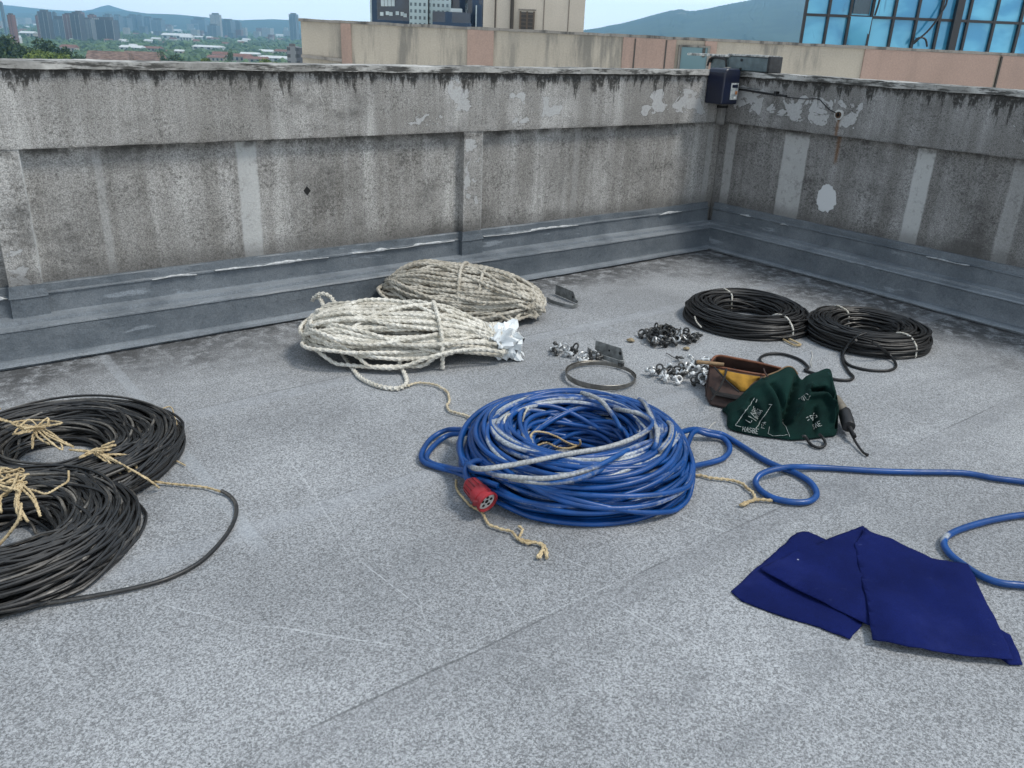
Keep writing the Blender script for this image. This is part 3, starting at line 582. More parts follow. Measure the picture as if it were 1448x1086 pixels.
b = MB(); b.lathe([(0, .0358), (.004, .0358), (.006, .034)], pb-cC-d*.014, pb-cC, 24); b.build('plug_face', m_pf, plug)
u_ = np.cross(d, [0, 0, 1]); u_ /= np.linalg.norm(u_); v_ = np.cross(u_, d)
for k in range(5):
    a = k*2*math.pi/5+.3; q = pb-cC-d*.0095+.0195*(math.cos(a)*u_+math.sin(a)*v_); b = MB(); b.lathe([(0, .0058), (.0035, .0058)], q, q+d, 10); b.build('socket_hole', m_black, plug)
b = MB(); q = pb-cC-d*.0095; b.lathe([(0, .0075), (.003, .0075)], q, q+d, 12); b.build('socket_hole', m_black, plug)
for k in range(12):
    a = k*2*math.pi/12; e = math.cos(a)*u_+math.sin(a)*v_; b = MB(); q0 = pa-cC+d*.012+e*.0318; q1 = pa-cC+d*L_*.43+e*.0352; b.tube([q0, (q0+q1)/2, q1], .0024, 6); b.build('grip_rib', m_redd, plug, True)
q = pb-cC-v_*.0+u_*.04-d*.02; b = MB(); b.box((-.012, -.009, -.01), (.012, .009, .012)); o = b.build('latch', m_redd, plug); o.location = q; bevel(o, .004)
cord(rel(pts([(560, 400, .06), (340, 345, .13), (290, 350, .12), (262, 375, .105), (262, 405, .10), (276, 428, .095)], .06, o8, s8)[1:], cC), .012, m_blue, 'plug_lead', kC, .01, 9, wear=wv(0, .3, 9))

# ---- loose twines
def twine(L, name, label, r=.0065, seed=0, fray=(), z=.008, off=(0, 0), sc=1., mat=None):
    P = pts(L, z, off, sc); n0 = len(P)
    for f in fray: P = np.concatenate([P, pts(f, z, off, sc)])
    o0 = P[0]*np.array([1, 1, 0]); o = cord(rel(P, o0), r, mat or m_tw, name, None, .007, 7, lobes=2, pitch=.022, jitter=.004, seed=seed); o.location = o0
    return tag(o, label, 'twine', 'loose twine on the roof')
m_twp = mat_rope('pale_twine', (.6, .53, .4), (.42, .34, .22))
twine([(552, 680), (600, 665), (650, 668), (690, 678), (722, 698), (741, 735), (730, 770), (742, 790), (800, 805), (855, 828), (900, 822)], 'twine_string', 'pale twine running from the white rope to the blue cable coil', .0065, 3, off=(400, 330), sc=.3177, mat=m_twp)
twine([(222, 418), (225, 445), (255, 490), (290, 520), (320, 540), (345, 580), (380, 600), (430, 612), (460, 640), (490, 655), (525, 652), (548, 672), (530, 708)], 'twine_string', 'frayed twine trailing from beneath the red plug across bare roof', .0055, 4, [[(545, 680), (563, 708), (556, 680), (545, 655), (515, 650)], [(462, 635), (472, 605), (460, 590)]], off=o8, sc=s8)
twine([(1070, 385, .06), (1090, 397), (1140, 403), (1200, 415), (1260, 420), (1300, 440), (1328, 470), (1332, 490), (1305, 510), (1280, 513)], 'twine_string', 'frayed twine ending in a fishtail beside the small blue cable loop', .0065, 5, [[(1300, 505), (1335, 492), (1370, 492), (1400, 494)], ], off=o8, sc=s8)

# ---- rope hanks
m_pl2 = NT('white_plastic_film'); m_pl2.col(m_pl2.mix(m_pl2.noise(m_pl2.obj(), 20, 3), (.62, .66, .68), (.8, .82, .82))).set(Roughness=.35); m_pl2.b.inputs['Subsurface Weight'].default_value = 0.; m_pl2 = m_pl2.m
def frame(p0, p1, z=0):                          # origin at the middle, local x along p0->p1
    c = (np.array(p0)+np.array(p1))/2; c[2] = 0; a = math.atan2(p1[1]-p0[1], p1[0]-p0[0]); return c, a
def toloc(P, c, a):
    P = np.asarray(P)-c; ca, sa = math.cos(-a), math.sin(-a); return np.stack([P[:, 0]*ca-P[:, 1]*sa, P[:, 0]*sa+P[:, 1]*ca, P[:, 2]], 1)
p0 = G(430, 492, .05); p1 = G(712, 490, .05); cR, aR = frame(p0, p1); AR = np.linalg.norm(p1[:2]-p0[:2])/2
cR = cR+np.array([0, .03, 0]); kR = empty('rope_hank', cR, aR, 'white twisted rope hank with a loose loop and white plastic at its bound end', 'rope')
TAP = ([-1.1, -.6, .1, .45, .68, .85, 1.1], [.9, 1., 1., .82, .56, .42, .38])
skein_mesh(AR, .255, .265, .0108, 62, 31, taper=TAP, rise=.07, sides=9).build('rope', m_rw, kR, True)
def wrap(A_, B_, H_, x, dx, r, mat, par, n=1, name='rope_wrap', tail=0.):
    P = []
    m = 26*n
    for i in range(m+1):
        t = i/m*n; a = (t % 1.)*2*math.pi-.6 if n > 1 else -.25+(math.pi+.5)*t
        P.append((x+dx*(t-n/2)+.004*math.sin(a*3+t), (B_+.008*math.sin(t*7))*math.cos(a), r+H_/2+(H_/2-r)*math.sin(a)) if n > 1 else (x+dx*(t-n/2)+.006*math.sin(a*3), B_*math.cos(a), max(r*.8, r+(H_-r)*max(-.05, math.sin(a))**.8 if math.sin(a) > 0 else r*.8)))
    b = MB(); b.tube(smooth_path(P, .006), r, 9, lobes=3, pitch=.026, depth=.34); return b.build(name, mat, par, True)
wrap(AR, .235, .28, AR*.30, .06, .0115, m_rw, kR)
wrap(AR, .10, .165, AR*.86, .017, .0095, m_rw, kR, 7, 'rope_whipping')
for i, L in enumerate(([(520, 375, .19), (530, 360, .2), (580, 370, .205), (605, 400, .2), (600, 430, .19)], [(610, 400, .2), (640, 375, .205), (700, 372, .19), (735, 355, .19), (765, 362, .17), (760, 385, .16), (720, 395, .17)], [(700, 440, .14), (745, 428, .15), (775, 435, .15), (800, 455, .13), (770, 462, .13)], [(600, 350, .17), (560, 356, .19), (535, 372, .19), (545, 392, .18)], [(160, 290, .17), (150, 275, .2), (180, 268, .215), (215, 285, .2), (240, 320, .18), (300, 350, .18)], [(130, 300, .14), (140, 285, .17), (165, 290, .18), (190, 330, .17), (260, 370, .175)])):
    cord(toloc(pts(L, .1, (400, 330), .3177), cR, aR), .0115, m_rw, 'rope_loop', kR, .006, 9, lobes=3, pitch=.026)
cord(toloc(pts([(240, 500, .06), (265, 535, .03), (310, 600), (350, 645), (430, 680), (510, 690), (550, 668), (545, 630), (525, 590, .03), (520, 545, .08), (535, 510, .11)], .0095, (400, 330), .3177), cR, aR), .0115, m_rw, 'rope_tail', kR, .006, 9, lobes=3, pitch=.026)
cord(toloc(pts([(640, 540, .03), (635, 565), (612, 575), (655, 580)], .008, (400, 330), .3177), cR, aR), .009, m_rw, 'rope_end', kR, .006, 9, lobes=3, pitch=.026)
def stray(par, A_, B_, H_, r, mat, L, tp=None, name='rope_strand'):      # loose strands lying over the hank: points given as (x, y) fractions
    P = []
    for k, (x, y) in enumerate(L):
        t_ = 1. if tp is None else np.interp(x, *tp); z = (H_*(.35+.65*t_))*math.sqrt(max(0, 1-min(1, abs(y))**2.2))*math.sqrt(max(.02, 1-abs(x)**5)); P.append((x*A_, y*B_*t_, max(r, z+r*.7-(.03 if k in (0, len(L)-1) else 0))))
    b = MB(); b.tube(smooth_path(P, .0075), r, 9, lobes=3, pitch=.034, depth=.27); return b.build(name, mat, par, True)
for L in ([(-.9, -.3), (-.5, .2), (0, .1), (.3, -.35), (.6, -.2)], [(-.85, .4), (-.6, -.3), (-.2, -.62), (.3, -.7), (.62, -.4)], [(-.7, -.75), (-.3, -.45), (.1, -.1), (.45, .3), (.68, .1)], [(-.97, .0), (-.8, -.45), (-.5, -.7), (-.1, -.86), (.35, -.92)], [(-.2, .5), (.1, .25), (.4, -.1), (.7, -.3)]): stray(kR, AR, .262, .275, .0108, m_rw, L, TAP)
# crumpled plastic
V = []; c0 = toloc([G(700, 488, .085)], cR, aR)[0]; ax = toloc([G(738, 484, .05)], cR, aR)[0]-c0; ax[2] = 0; ax /= np.linalg.norm(ax); sd = np.array([-ax[1], ax[0], 0])
for i in range(34):
    row = []
    for j in range(16):
        a = i/34*2*math.pi; t = j/15; R0 = .042+.055*math.sin(min(1, t*1.25)*math.pi*.62); k = nz(math.cos(a)*2.2, math.sin(a)*2.2, t*3.5)+.8*nz(math.cos(a)*6, math.sin(a)*6, t*9+4)
        R0 *= 1+.6*k+.25*nz(i*.9, t*9, 3)*t*min(1, t*2.2); l = .17*t*(1+.25*nz(i*1.1, 5)*t+.55*nz(math.cos(a)*2.5+7, math.sin(a)*2.5))-.02; q = c0+ax*l+sd*R0*math.cos(a)+np.array([0, 0, 1])*R0*math.sin(a)*.95; q[2] = max(q[2], .004); row.append(q)
    V.append(row)
b = MB(); b.grid(np.array(V), closed=True); o = b.build('plastic_wrap', m_pl2, kR, True); o.data.set_sharp_from_angle(angle=R_(38)); m = o.modifiers.new('thickness', 'SOLIDIFY'); m.thickness = .0015

p0 = G(548, 420, .06); p1 = G(768, 432, .05); cS, aS = frame(p0, p1); AS = np.linalg.norm(p1[:2]-p0[:2])/2+.01; aS -= .2
cS = cS+np.array([-.01, -.025, 0]); kS = empty('rope_hank', cS, aS, 'greyish beige rope hank bound by two cross turns, lying beside the parapet kerb', 'rope')
skein_mesh(AS, .31, .26, .0105, 78, 37, taper=([-1.1, -.5, .2, .7, 1.1], [.85, 1.05, 1., .8, .62]), sides=9).build('rope', m_rb, kS, True)
wrap(AS, .30, .295, .0, .12, .0108, m_rb, kS); wrap(AS, .28, .275, .14, .05, .01, m_rb, kS)

for L in ([(-.95, .2), (-.5, .0), (0, -.3), (.5, -.62), (.8, -.5)], [(-.8, -.5), (-.4, -.1), (.1, .05), (.6, -.15), (.95, -.3)], [(-.6, .6), (-.2, .2), (.3, -.2), (.7, -.55)], [(-.9, -.3), (-.6, -.65), (-.1, -.8), (.4, -.85), (.8, -.6)]): stray(kS, AS, .32, .27, .0102, m_rb, L)
# ---- black coils at the back right
def tie_band(par, R0, R1, H, ang, r, mat, loose=None, name='tie'):
    P = []; ca, sa = math.cos(ang), math.sin(ang); rm = (R0+R1)/2; cw = (R1-R0)/2+r
    for t in np.linspace(-.15, math.pi+.15, 20):
        q = rm+cw*math.copysign(abs(math.cos(t))**.75, math.cos(t)); z = max(r, (H+r*.6)*max(0, math.sin(t))**.75); P.append((q*ca+.004*math.sin(t*5)*-sa, q*sa, z))
    b = MB(); b.tube(smooth_path(P, .006), r, 7, lobes=3, pitch=.03, depth=.2); return b.build(name, mat, par, True)
cD = np.array([1.46, 5.035, 0]); kD = empty('cable_coil', cD, .0, 'dark cable coil tied with three pale strings behind the green bag', 'cable coil', 'dark cable coils near the darker parapet')
coil_mesh(.195, .378, .115, .0062, 112, 51, layers=((1., 1.2), (.8, .9), (.55, .5)), skew=.014, wander=.3, sides=6).build('cable', m_blk2, kD, True)
tie_band(kD, .195, .378, .115, R_(105), .006, m_tww); tie_band(kD, .195, .378, .115, R_(-60), .0062, m_tww)
cord(rel(pts([(1096, 470, .03), (1104, 474), (1118, 480), (1132, 487), (1124, 488), (1108, 480), (1098, 474)], .008), cD), .007, m_tw, 'string_end', kD, .008, 6, lobes=2, pitch=.02)
cord(rel(pts([(985, 450, .05), (990, 458, .03), (1004, 468), (1030, 474), (1060, 477), (1085, 474, .02)], .008), cD), .006, m_blk2, 'cable_end', kD, .01, 7)
cord(rel(pts([(982, 447, .07), (985, 455, .04), (992, 463, .02)], .04), cD), .004, m_tww, 'string_end', kD, .008, 6)
cE = np.array([2.13, 4.79, 0]); kE = empty('cable_coil', cE, .4, 'dark cable coil with a looped black lead reaching under the green bag', 'cable coil', 'dark cable coils near the darker parapet')
coil_mesh(.175, .357, .108, .0062, 105, 52, layers=((1., 1.2), (.8, .9), (.55, .5)), skew=.016, wander=.3, sides=6).build('cable', m_blk2, kE, True)
tie_band(kE, .175, .357, .108, R_(85), .006, m_tww); tie_band(kE, .175, .357, .108, R_(-88), .006, m_tww)
o1 = (940, 380); s1 = .27624
lead = pts([(1030, 330, .13), (990, 345, .12), (950, 375, .08), (920, 420, .03), (915, 460), (950, 495), (1040, 518), (1130, 522), (1175, 510), (1182, 485), (1150, 440, .03), (1100, 400, .09), (1060, 375, .12)], .007, o1, s1)
cord(toloc(lead, cE, .4), .0075, m_blk2, 'cable_loop', kE, .01, 8)
lead = pts([(980, 365, .11), (935, 395, .05), (908, 430), (912, 475), (940, 525), (965, 555), (940, 570), (870, 566), (800, 545), (720, 520), (735, 505), (690, 465), (610, 438), (540, 435), (495, 450), (490, 475), (530, 500), (600, 518)], .0075, o1, s1)
cord(toloc(lead, cE, .4), .0078, m_blk2, 'cable_tail', kE, .01, 8)

# ---- navy cloth
m_navy = mat_cloth('navy_cotton', (.006, .012, .085), (.004, .008, .056), 1)
def cloth(L, z0, name, par, origin, seed, amp=.004, corner=None, step=.016):
    P = [Vector(G(o3[0]+s3*x, o3[1]+s3*y, 0)-origin) for x, y in L]
    bm = bmesh.new(); bm.faces.new([bm.verts.new(p) for p in P])
    xs = [p.x for p in P]; ys = [p.y for p in P]
    for ax, lo, hi in ((0, min(xs), max(xs)), (1, min(ys), max(ys))):
        c = lo+step
        while c < hi:
            no = Vector((0, 0, 0)); no[ax] = 1; co = Vector((0, 0, 0)); co[ax] = c
            bmesh.ops.bisect_plane(bm, geom=bm.verts[:]+bm.edges[:]+bm.faces[:], plane_co=co, plane_no=no, dist=.0008); c += step
    edges = [(P[i], P[(i+1) % len(P)]) for i in range(len(P))]
    for v in bm.verts:
        x, y = v.co.x, v.co.y; e = min((Vector((x, y, 0))-(a+(b_-a)*max(0, min(1, (Vector((x, y, 0))-a).dot(b_-a)/max(1e-9, (b_-a).length_squared))))).length for a, b_ in edges)
        k = min(1, e/.05); z = z0+amp*(1.6*nz(x*5+seed, y*5)+.9*nz(x*11, y*11+seed)+1.2*abs(nz(x*3.3+y*4+seed, y*2.1-x*3))*2)*(.35+.65*k)+.0035*k
        v.co.z = max(z, z0*.6+.002) + .003*nz(x*30, y*30)*(1-k)
        v.co.x += .004*nz(x*18, y*18, seed)*(1-k); v.co.y += .004*nz(x*18+9, y*18, seed)*(1-k)
    bm.normal_update(); me = bpy.data.meshes.new(name); bm.to_mesh(me); bm.free()
    for p in me.polygons: p.use_smooth = True
    o = link(name, me, m_navy, par); m = o.modifiers.new('thickness', 'SOLIDIFY'); m.thickness = .0035; m.offset = 1; return o
cN = G(1230, 840); kN = empty('folded_cloth', cN, 0, 'navy blue cotton cloth lying in three overlapping folds on the bare roof', 'cloth')
cloth([(93, 752), (210, 645), (345, 527), (366, 522), (390, 524), (465, 558), (560, 600), (640, 700), (625, 800), (592, 882), (550, 937), (480, 912), (420, 887), (250, 835), (130, 787)], .003, 'under_fold', kN, cN, 1, .006)
cloth([(200, 680), (320, 618), (440, 572), (520, 540), (595, 512), (610, 540), (640, 620), (650, 760), (640, 893), (612, 890), (500, 838), (300, 740)], .016, 'middle_fold', kN, cN, 2, .007)
cloth([(1085, 880), (1162, 922), (1190, 985), (1213, 1040), (1160, 1037), (1110, 1000)], .006, 'corner_fold', kN, cN, 3, .003)
cloth([(558, 592), (585, 565), (600, 530), (620, 545), (705, 570), (780, 605), (855, 645), (920, 660), (995, 668), (1040, 770), (1085, 855), (1105, 900), (1168, 1036), (1010, 1022), (880, 1005), (750, 985), (628, 957), (618, 890), (607, 820), (580, 690)], .024, 'top_fold', kN, cN, 4, .007)

# ------------------------------------------------------------------ green bag with white print
m_grn = mat_cloth('green_canvas', (.005, .024, .020), (.003, .012, .0105)); m_prt = simple('white_ink', (.42, .46, .44), .9, 0, .75, 260)
o2 = (980, 480); s2 = .19337
def Z2(x, y, z): return G(o2[0]+s2*x, o2[1]+s2*y, z)
bot = smooth_path([Z2(246, 628, .006), Z2(262, 650, .005), Z2(300, 666, .004), Z2(400, 692, .004), Z2(520, 712, .004), Z2(620, 724, .004), Z2(720, 735, .004), Z2(850, 728, .004), Z2(1000, 710, .004), Z2(1040, 704, .005), Z2(1056, 660, .02)], .004)
top = smooth_path([Z2(250, 560, .02), Z2(272, 500, .045), Z2(330, 440, .07), Z2(400, 372, .10), Z2(470, 310, .125), Z2(540, 266, .14), Z2(615, 236, .155), Z2(685, 200, .175), Z2(738, 215, .165), Z2(795, 294, .125), Z2(845, 262, .14), Z2(920, 238, .155), Z2(1000, 216, .165), Z2(1030, 320, .13), Z2(1055, 420, .10), Z2(1064, 520, .07)], .004)
def resample(P, n):
    L = np.concatenate([[0], np.cumsum(np.linalg.norm(np.diff(P, axis=0), axis=1))]); t = np.linspace(0, L[-1], n); return np.stack([np.interp(t, L, P[:, k]) for k in range(3)], 1)
NU, NV = 110, 60
Bu = resample(bot, NU); Tu = resample(top, NU); cG = np.array([*Bu.mean(0)[:2], 0])
def crease(u, v, u0, v0, u1, v1, w, d):          # a pressed-in (d<0) or raised fold along a segment
    ax, ay = u1-u0, (v1-v0); L = ax*ax+ay*ay; t = max(0, min(1, ((u-u0)*ax+(v-v0)*ay)/L)); e = math.hypot(u-u0-t*ax, (v-v0-t*ay)*.6); return d*math.exp(-(e/w)**2)*(.4+.6*math.sin(math.pi*min(1, max(.05, t*.8+.1))))
FR = np.zeros((NU, NV, 3))
for i in range(NU):
    for j in range(NV):
        u, v = i/(NU-1), j/(NV-1); q = Bu[i]*(1-v)+Tu[i]*v
        e = math.sin(math.pi*min(1, v*1.02))**.8*min(1, u*8)*min(1, (1-u)*7)
        h = .045*e
        for a in ((.52, .95, .47, .2, .035, -.038), (.60, .8, .50, .25, .03, .022), (.30, .9, .42, .1, .05, .02), (.36, .8, .46, .25, .03, -.02), (.60, .72, .78, .62, .03, -.026), (.60, .6, .80, .52, .04, .018), (.72, .9, .86, .3, .04, .014), (.86, .8, .92, .2, .03, -.016), (.2, .7, .3, .15, .035, -.014), (.12, .6, .2, .2, .03, .010), (.66, .4, .72, .05, .025, -.015)): h += 2.7*crease(u, v, *a[:4], a[4]*.62, a[5])*min(1, v*6)*min(1, (1-v)*6+.2)
        h += .016*nz(u*5.5+v*2, v*3-u*2, 2)*e+.008*nz(u*13, v*8, 5)*e+.010*(abs(nz(u*6-v*3, v*2+u*3, 8))-.2)*e
        q = q+np.array([0, -.78, .62])*h; q[2] = max(q[2], .004); FR[i, j] = q
bk = np.zeros((NU, 14, 3))
for i in range(NU):
    for j in range(14):
        t = (j+1)/14; q = Tu[i].copy(); q[1] += .10*t+.01*nz(i*.1, t*3); q[2] = max(.004, Tu[i][2]*(1-t**1.6)+.012*nz(i*.09, t*2, 4)*math.sin(math.pi*t)); bk[i, j] = q
kG = empty('canvas_bag', cG, 0, 'crumpled dark green canvas bag with worn white print slumped over the brown tool bag', 'bag')
b = MB(); b.grid(np.concatenate([FR, bk], 1)-cG); o = b.build('bag_body', m_grn, kG, True); o.data.set_sharp_from_angle(angle=R_(75)); m = o.modifiers.new('thickness', 'SOLIDIFY'); m.thickness = .003; m.offset = -1
ed = Tu+np.array([0, 0, .001]); i0, i1 = int(NU*.30), int(NU*.52)
b = MB(); b.tube(ed[i0:i1]-cG, .0035, 6); b.build('bound_edge', simple('tan_binding', (.22, .14, .075), .9, 0, .4, 40), kG, True)
# print follows the cloth
FP = FR.reshape(-1, 3); dd = FP-EYE; FXY = np.stack([724+F_*(dd@RT)/(dd@fwd), 543-F_*(dd@UP)/(dd@fwd)], 1)
NRM = np.zeros_like(FR); du = np.gradient(FR, axis=0); dv = np.gradient(FR, axis=1); NRM = np.cross(du, dv); NRM /= np.linalg.norm(NRM, axis=2)[:, :, None]+1e-9; NRM = NRM.reshape(-1, 3)
if NRM[:, 1].mean() > 0: NRM = -NRM
def onbag(x, y):
    q = np.array([o2[0]+s2*x, o2[1]+s2*y]); d2 = ((FXY-q)**2).sum(1); k = np.argsort(d2)[:4]; w = 1/(d2[k]+.02); w /= w.sum(); nn = (NRM[k]*w[:, None]).sum(0); return (FP[k]*w[:, None]).sum(0)+nn/np.linalg.norm(nn)*.0032
def strokes(name, S_, wd=.0016):
    b = MB()
    for L in S_:
        P = []
        for (x0, y0), (x1, y1) in zip(L[:-1], L[1:]):
            n = max(2, int(math.hypot(x1-x0, y1-y0)/9)); P += [onbag(x0+(x1-x0)*t, y0+(y1-y0)*t) for t in np.linspace(0, 1, n, endpoint=False)]
        P.append(onbag(*L[-1])); P = np.array(P)-cG; wd_ = wd*.8*(.55+.75*np.abs(noise1(len(P)+2, 2, int(abs(L[0][0]*13+L[0][1]))))[1:-1])[:, None]
        T = np.gradient(P, axis=0); T /= np.linalg.norm(T, axis=1)[:, None]+1e-9; Sd = np.cross(T, [0, -.75, .65]); Sd /= np.linalg.norm(Sd, axis=1)[:, None]+1e-9
        U = np.array([0, -.75, .65])*.0012; V = np.stack([P-Sd*wd_-U, P-Sd*wd_+U, P+Sd*wd_+U, P+Sd*wd_-U], 1); b.grid(np.concatenate([V, V[:, :1]], 1))
    return b.build(name, m_prt, kG)
GL = {'L': [[(0, 1), (0, 0), (.6, 0)]], 'A': [[(0, 0), (.35, 1), (.7, 0)], [(.15, .4), (.55, .4)]], 'B': [[(0, 0), (0, 1), (.5, .9), (.5, .6), (0, .5), (.6, .4), (.6, .05), (0, 0)]], 'E': [[(.6, 1), (0, 1), (0, 0), (.6, 0)], [(0, .5), (.5, .5)]], 'D': [[(0, 0), (0, 1), (.45, .9), (.6, .5), (.45, .1), (0, 0)]], 'S': [[(.6, .9), (.1, 1), (.05, .6), (.55, .45), (.5, .05), (0, .08)]], 'I': [[(.2, 0), (.2, 1)]], 'H': [[(0, 0), (0, 1)], [(.6, 0), (.6, 1)], [(0, .5), (.6, .5)]]}
def word(txt, x, y, dx, dy, h, gap=1.25):        # dx,dy: reading direction (measured), h glyph height
    S_ = []; L = math.hypot(dx, dy); dx /= L; dy /= L; ux, uy = dy, -dx
    for k, c in enumerate(txt):
        if c == ' ': continue
        for st in GL[c]:
            if (k*7+len(S_)*5+int(x)) % 6 == 0: st = st[:max(2, len(st)//2)]
            S_.append([(x+(k*gap*.75+a)*h*dx*.8+b_*h*ux, y+(k*gap*.75+a)*h*dy*.8+b_*h*uy) for a, b_ in st])
    return S_
strokes('printed_frame', [[(452, 432), (312, 630)], [(312, 630), (352, 640)], [(556, 478), (580, 478), (455, 658)], [(470, 442), (462, 462)]], .0017)
strokes('printed_text', word('LIABE', 418, 606, 70, -115, 34, 1.2), .0019)
strokes('printed_text', word('IBEBA', 455, 600, 80, -110, 26, 1.25), .0016)
strokes('printed_text', word('HASBE', 360, 672, 130, 24, 34, 1.2), .0017)
strokes('printed_logo', [[(776, 440), (800, 425), (830, 402), (850, 408), (846, 430), (826, 446)], [(792, 436), (800, 450)], [(808, 428), (818, 448)], [(822, 418), (832, 440)]], .0018)
strokes('printed_stitch', [[(650, 584), (672, 630), (706, 712)], [(560, 640), (548, 690), (580, 706), (660, 704), (690, 698)]], .0011)
strokes('printed_text', word('EBS', 846, 612, 100, -62, 40, 1.25)+word('SAE', 880, 660, 100, -50, 34, 1.25), .002)
strokes('printed_text', word('BEA', 522, 655, 22, -85, 24, 1.2), .0012)
P = smooth_path([Z2(800, 712, .03), Z2(815, 706, .035), Z2(830, 722, .025), Z2(848, 752, .008), Z2(880, 780, .007), Z2(925, 790, .007), Z2(962, 775, .007), Z2(964, 745, .008), Z2(945, 715, .02), Z2(925, 695, .035)], .006)
b = MB(); b.tube(P-cG, .0068, 8); b.build('loop_handle', m_blk2, kG, True)

# ------------------------------------------------------------------ brown tool bag behind it
m_lea = simple('brown_leather', (.055, .026, .018), .65, 0, .45, 14, .3); m_rim = simple('rust_orange_leather', (.20, .068, .028), .6, 0, .45, 22, .25); m_yel = simple('yellow_suede', (.36, .19, .022), .95, 0, .35, 22, .3); m_ins = simple('black_lining', (.012, .011, .011), .9, 0, .3)
kT = empty('tool_bag', Z2(300, 480, 0)*np.array([1, 1, 0]), 0, 'open brown leather tool bag with orange rim and a yellow suede pocket', 'tool bag'); cT = np.array(kT.location)
fb = [Z2(96, 420, .01), Z2(122, 476, .004), Z2(270, 508, .004), Z2(420, 540, .004), Z2(560, 570, .004)]
ft = [Z2(122, 186, .135), Z2(135, 190, .135), Z2(240, 212, .135), Z2(390, 240, .135), Z2(530, 262, .13)]
bt = [Z2(128, 172, .14), Z2(178, 120, .16), Z2(330, 142, .16), Z2(480, 172, .155), Z2(645, 212, .15)]
bb = [q*np.array([1, 1, 0])+np.array([0, .03, .004]) for q in bt]
def panel(name, A_, B_, mat, par, c, nu=40, nv=18, bulge=.012, seed=0, th=.004):
    A_ = resample(np.array(A_), nu); B_ = resample(np.array(B_), nu); V = np.zeros((nu, nv, 3))
    for i in range(nu):
        for j in range(nv):
            v = j/(nv-1); q = A_[i]*(1-v)+B_[i]*v; h = bulge*math.sin(math.pi*v)+.008*nz(i*.13+seed, v*3, seed)*math.sin(math.pi*min(1, v+.15)); V[i, j] = q+np.array([-.2, -.9, .2])*h
    V[:, :, 2] = np.maximum(V[:, :, 2], .003)
    b = MB(); b.grid(V-c); o = b.build(name, mat, par, True); m = o.modifiers.new('thickness', 'SOLIDIFY'); m.thickness = th; return o
panel('front_panel', fb, ft, m_lea, kT, cT, bulge=.02, seed=3); panel('back_panel', bb, bt, m_lea, kT, cT, bulge=-.006, seed=5)
panel('end_panel', [fb[0], fb[0]*.5+bb[0]*.5, bb[0]], [ft[0], ft[0]*.5+bt[0]*.5, bt[0]], m_lea, kT, cT, 14, 16, .004, 7)
panel('lining', [q+np.array([.01, .01, .05]) for q in fb], [q+np.array([0, 0, -.06]) for q in bt], m_ins, kT, cT, bulge=-.01, seed=9)
rimp = np.array(ft[::-1]+bt)
b = MB(); b.tube(smooth_path(rimp, .008)-cT, .0062, 8); b.build('rim', m_rim, kT, True)
yb = [Z2(235, 282, .105), Z2(300, 330, .09), Z2(345, 372, .072), Z2(400, 378, .07), Z2(445, 320, .085), Z2(470, 295, .09)]; yt = [Z2(180, 214, .14), Z2(225, 222, .142), Z2(262, 230, .142), Z2(340, 245, .142), Z2(420, 258, .138), Z2(490, 270, .132)]
o_ = np.array([-.004, -.022, .004]); panel('suede_pocket', [q+o_ for q in yb], [q+o_*.6 for q in yt], m_yel, kT, cT, 34, 16, .016, 11, .003)
for r, L, nm in ((.005, [(240, 205, .145), (232, 240, .14), (215, 290, .12), (185, 350, .095), (150, 400, .07), (128, 432, .055)], 'strap'), (.0042, [(150, 190, .145), (190, 235, .135), (250, 300, .115), (330, 372, .085)], 'strap'), (.004, [(510, 205, .15), (520, 232, .15), (540, 262, .15)], 'strap')):
    P = smooth_path([Z2(*q)+np.array([-.004, -.03, .004]) for q in L], .006); b = MB(); b.tube(P-cT, r, 6); b.build(nm, m_ins if r > .0041 else m_lea, kT, True)
m_wood = simple('tan_wood', (.27, .17, .085), .7, 0, .4, 30)
a_, b_ = Z2(24, 163, .15), Z2(150, 176, .15); o0 = a_.copy(); L_ = np.linalg.norm(b_-a_)
b = MB(); b.lathe([(0, .006), (.003, .009), (.012, .0105), (L_*.4, .0085), (L_*.75, .0095), (L_+.05, .009)], a_-o0, b_-o0, 14); o = b.build('wooden_stick', m_wood, None, True, o0); tag(o, 'short tan wooden stick poking out of the end of the brown tool bag', 'stick')
# power tool with black collar and steel rod
m_grip = simple('tan_grip', (.2, .175, .135), .6, 0, .3, 30, .1); m_rub = simple('black_rubber', (.014, .014, .015), .55, 0, .4, 40, .1); m_rod = simple('dark_rod', (.05, .047, .045), .45, .7, .4, 40)
kD2 = empty('hand_tool', Z2(1110, 600, 0)*np.array([1, 1, 0]), 0, 'hand tool with tan grip, black collar and long thin rod beside the green bag', 'tool'); cT2 = np.array(kD2.location)
a_, b_ = Z2(1040, 420, .085), Z2(1112, 545, .06); b = MB(); b.lathe([(0, .014), (.02, .02), (.06, .022), (np.linalg.norm(b_-a_), .024)], a_-cT2, b_-cT2, 18); b.build('grip', m_grip, kD2, True)
a_, b_ = Z2(1106, 528, .06), Z2(1140, 640, .046); L_ = np.linalg.norm(b_-a_); b = MB(); b.lathe([(0, .024), (.004, .028), (L_*.3, .029), (L_*.72, .030), (L_*.8, .0285), (L_*.96, .029), (L_, .026), (L_+.001, .014)], a_-cT2, b_-cT2, 22); b.build('collar', m_rub, kD2, True)
a_, b_ = Z2(1138, 632, .046), Z2(1180, 712, .03); L_ = np.linalg.norm(b_-a_); b = MB(); b.lathe([(0, .011), (L_*.4, .0105), (L_*.5, .0085), (L_*.8, .0085), (L_*.84, .011), (L_, .010)], a_-cT2, b_-cT2, 14); b.build('chuck', m_dk, kD2, True)
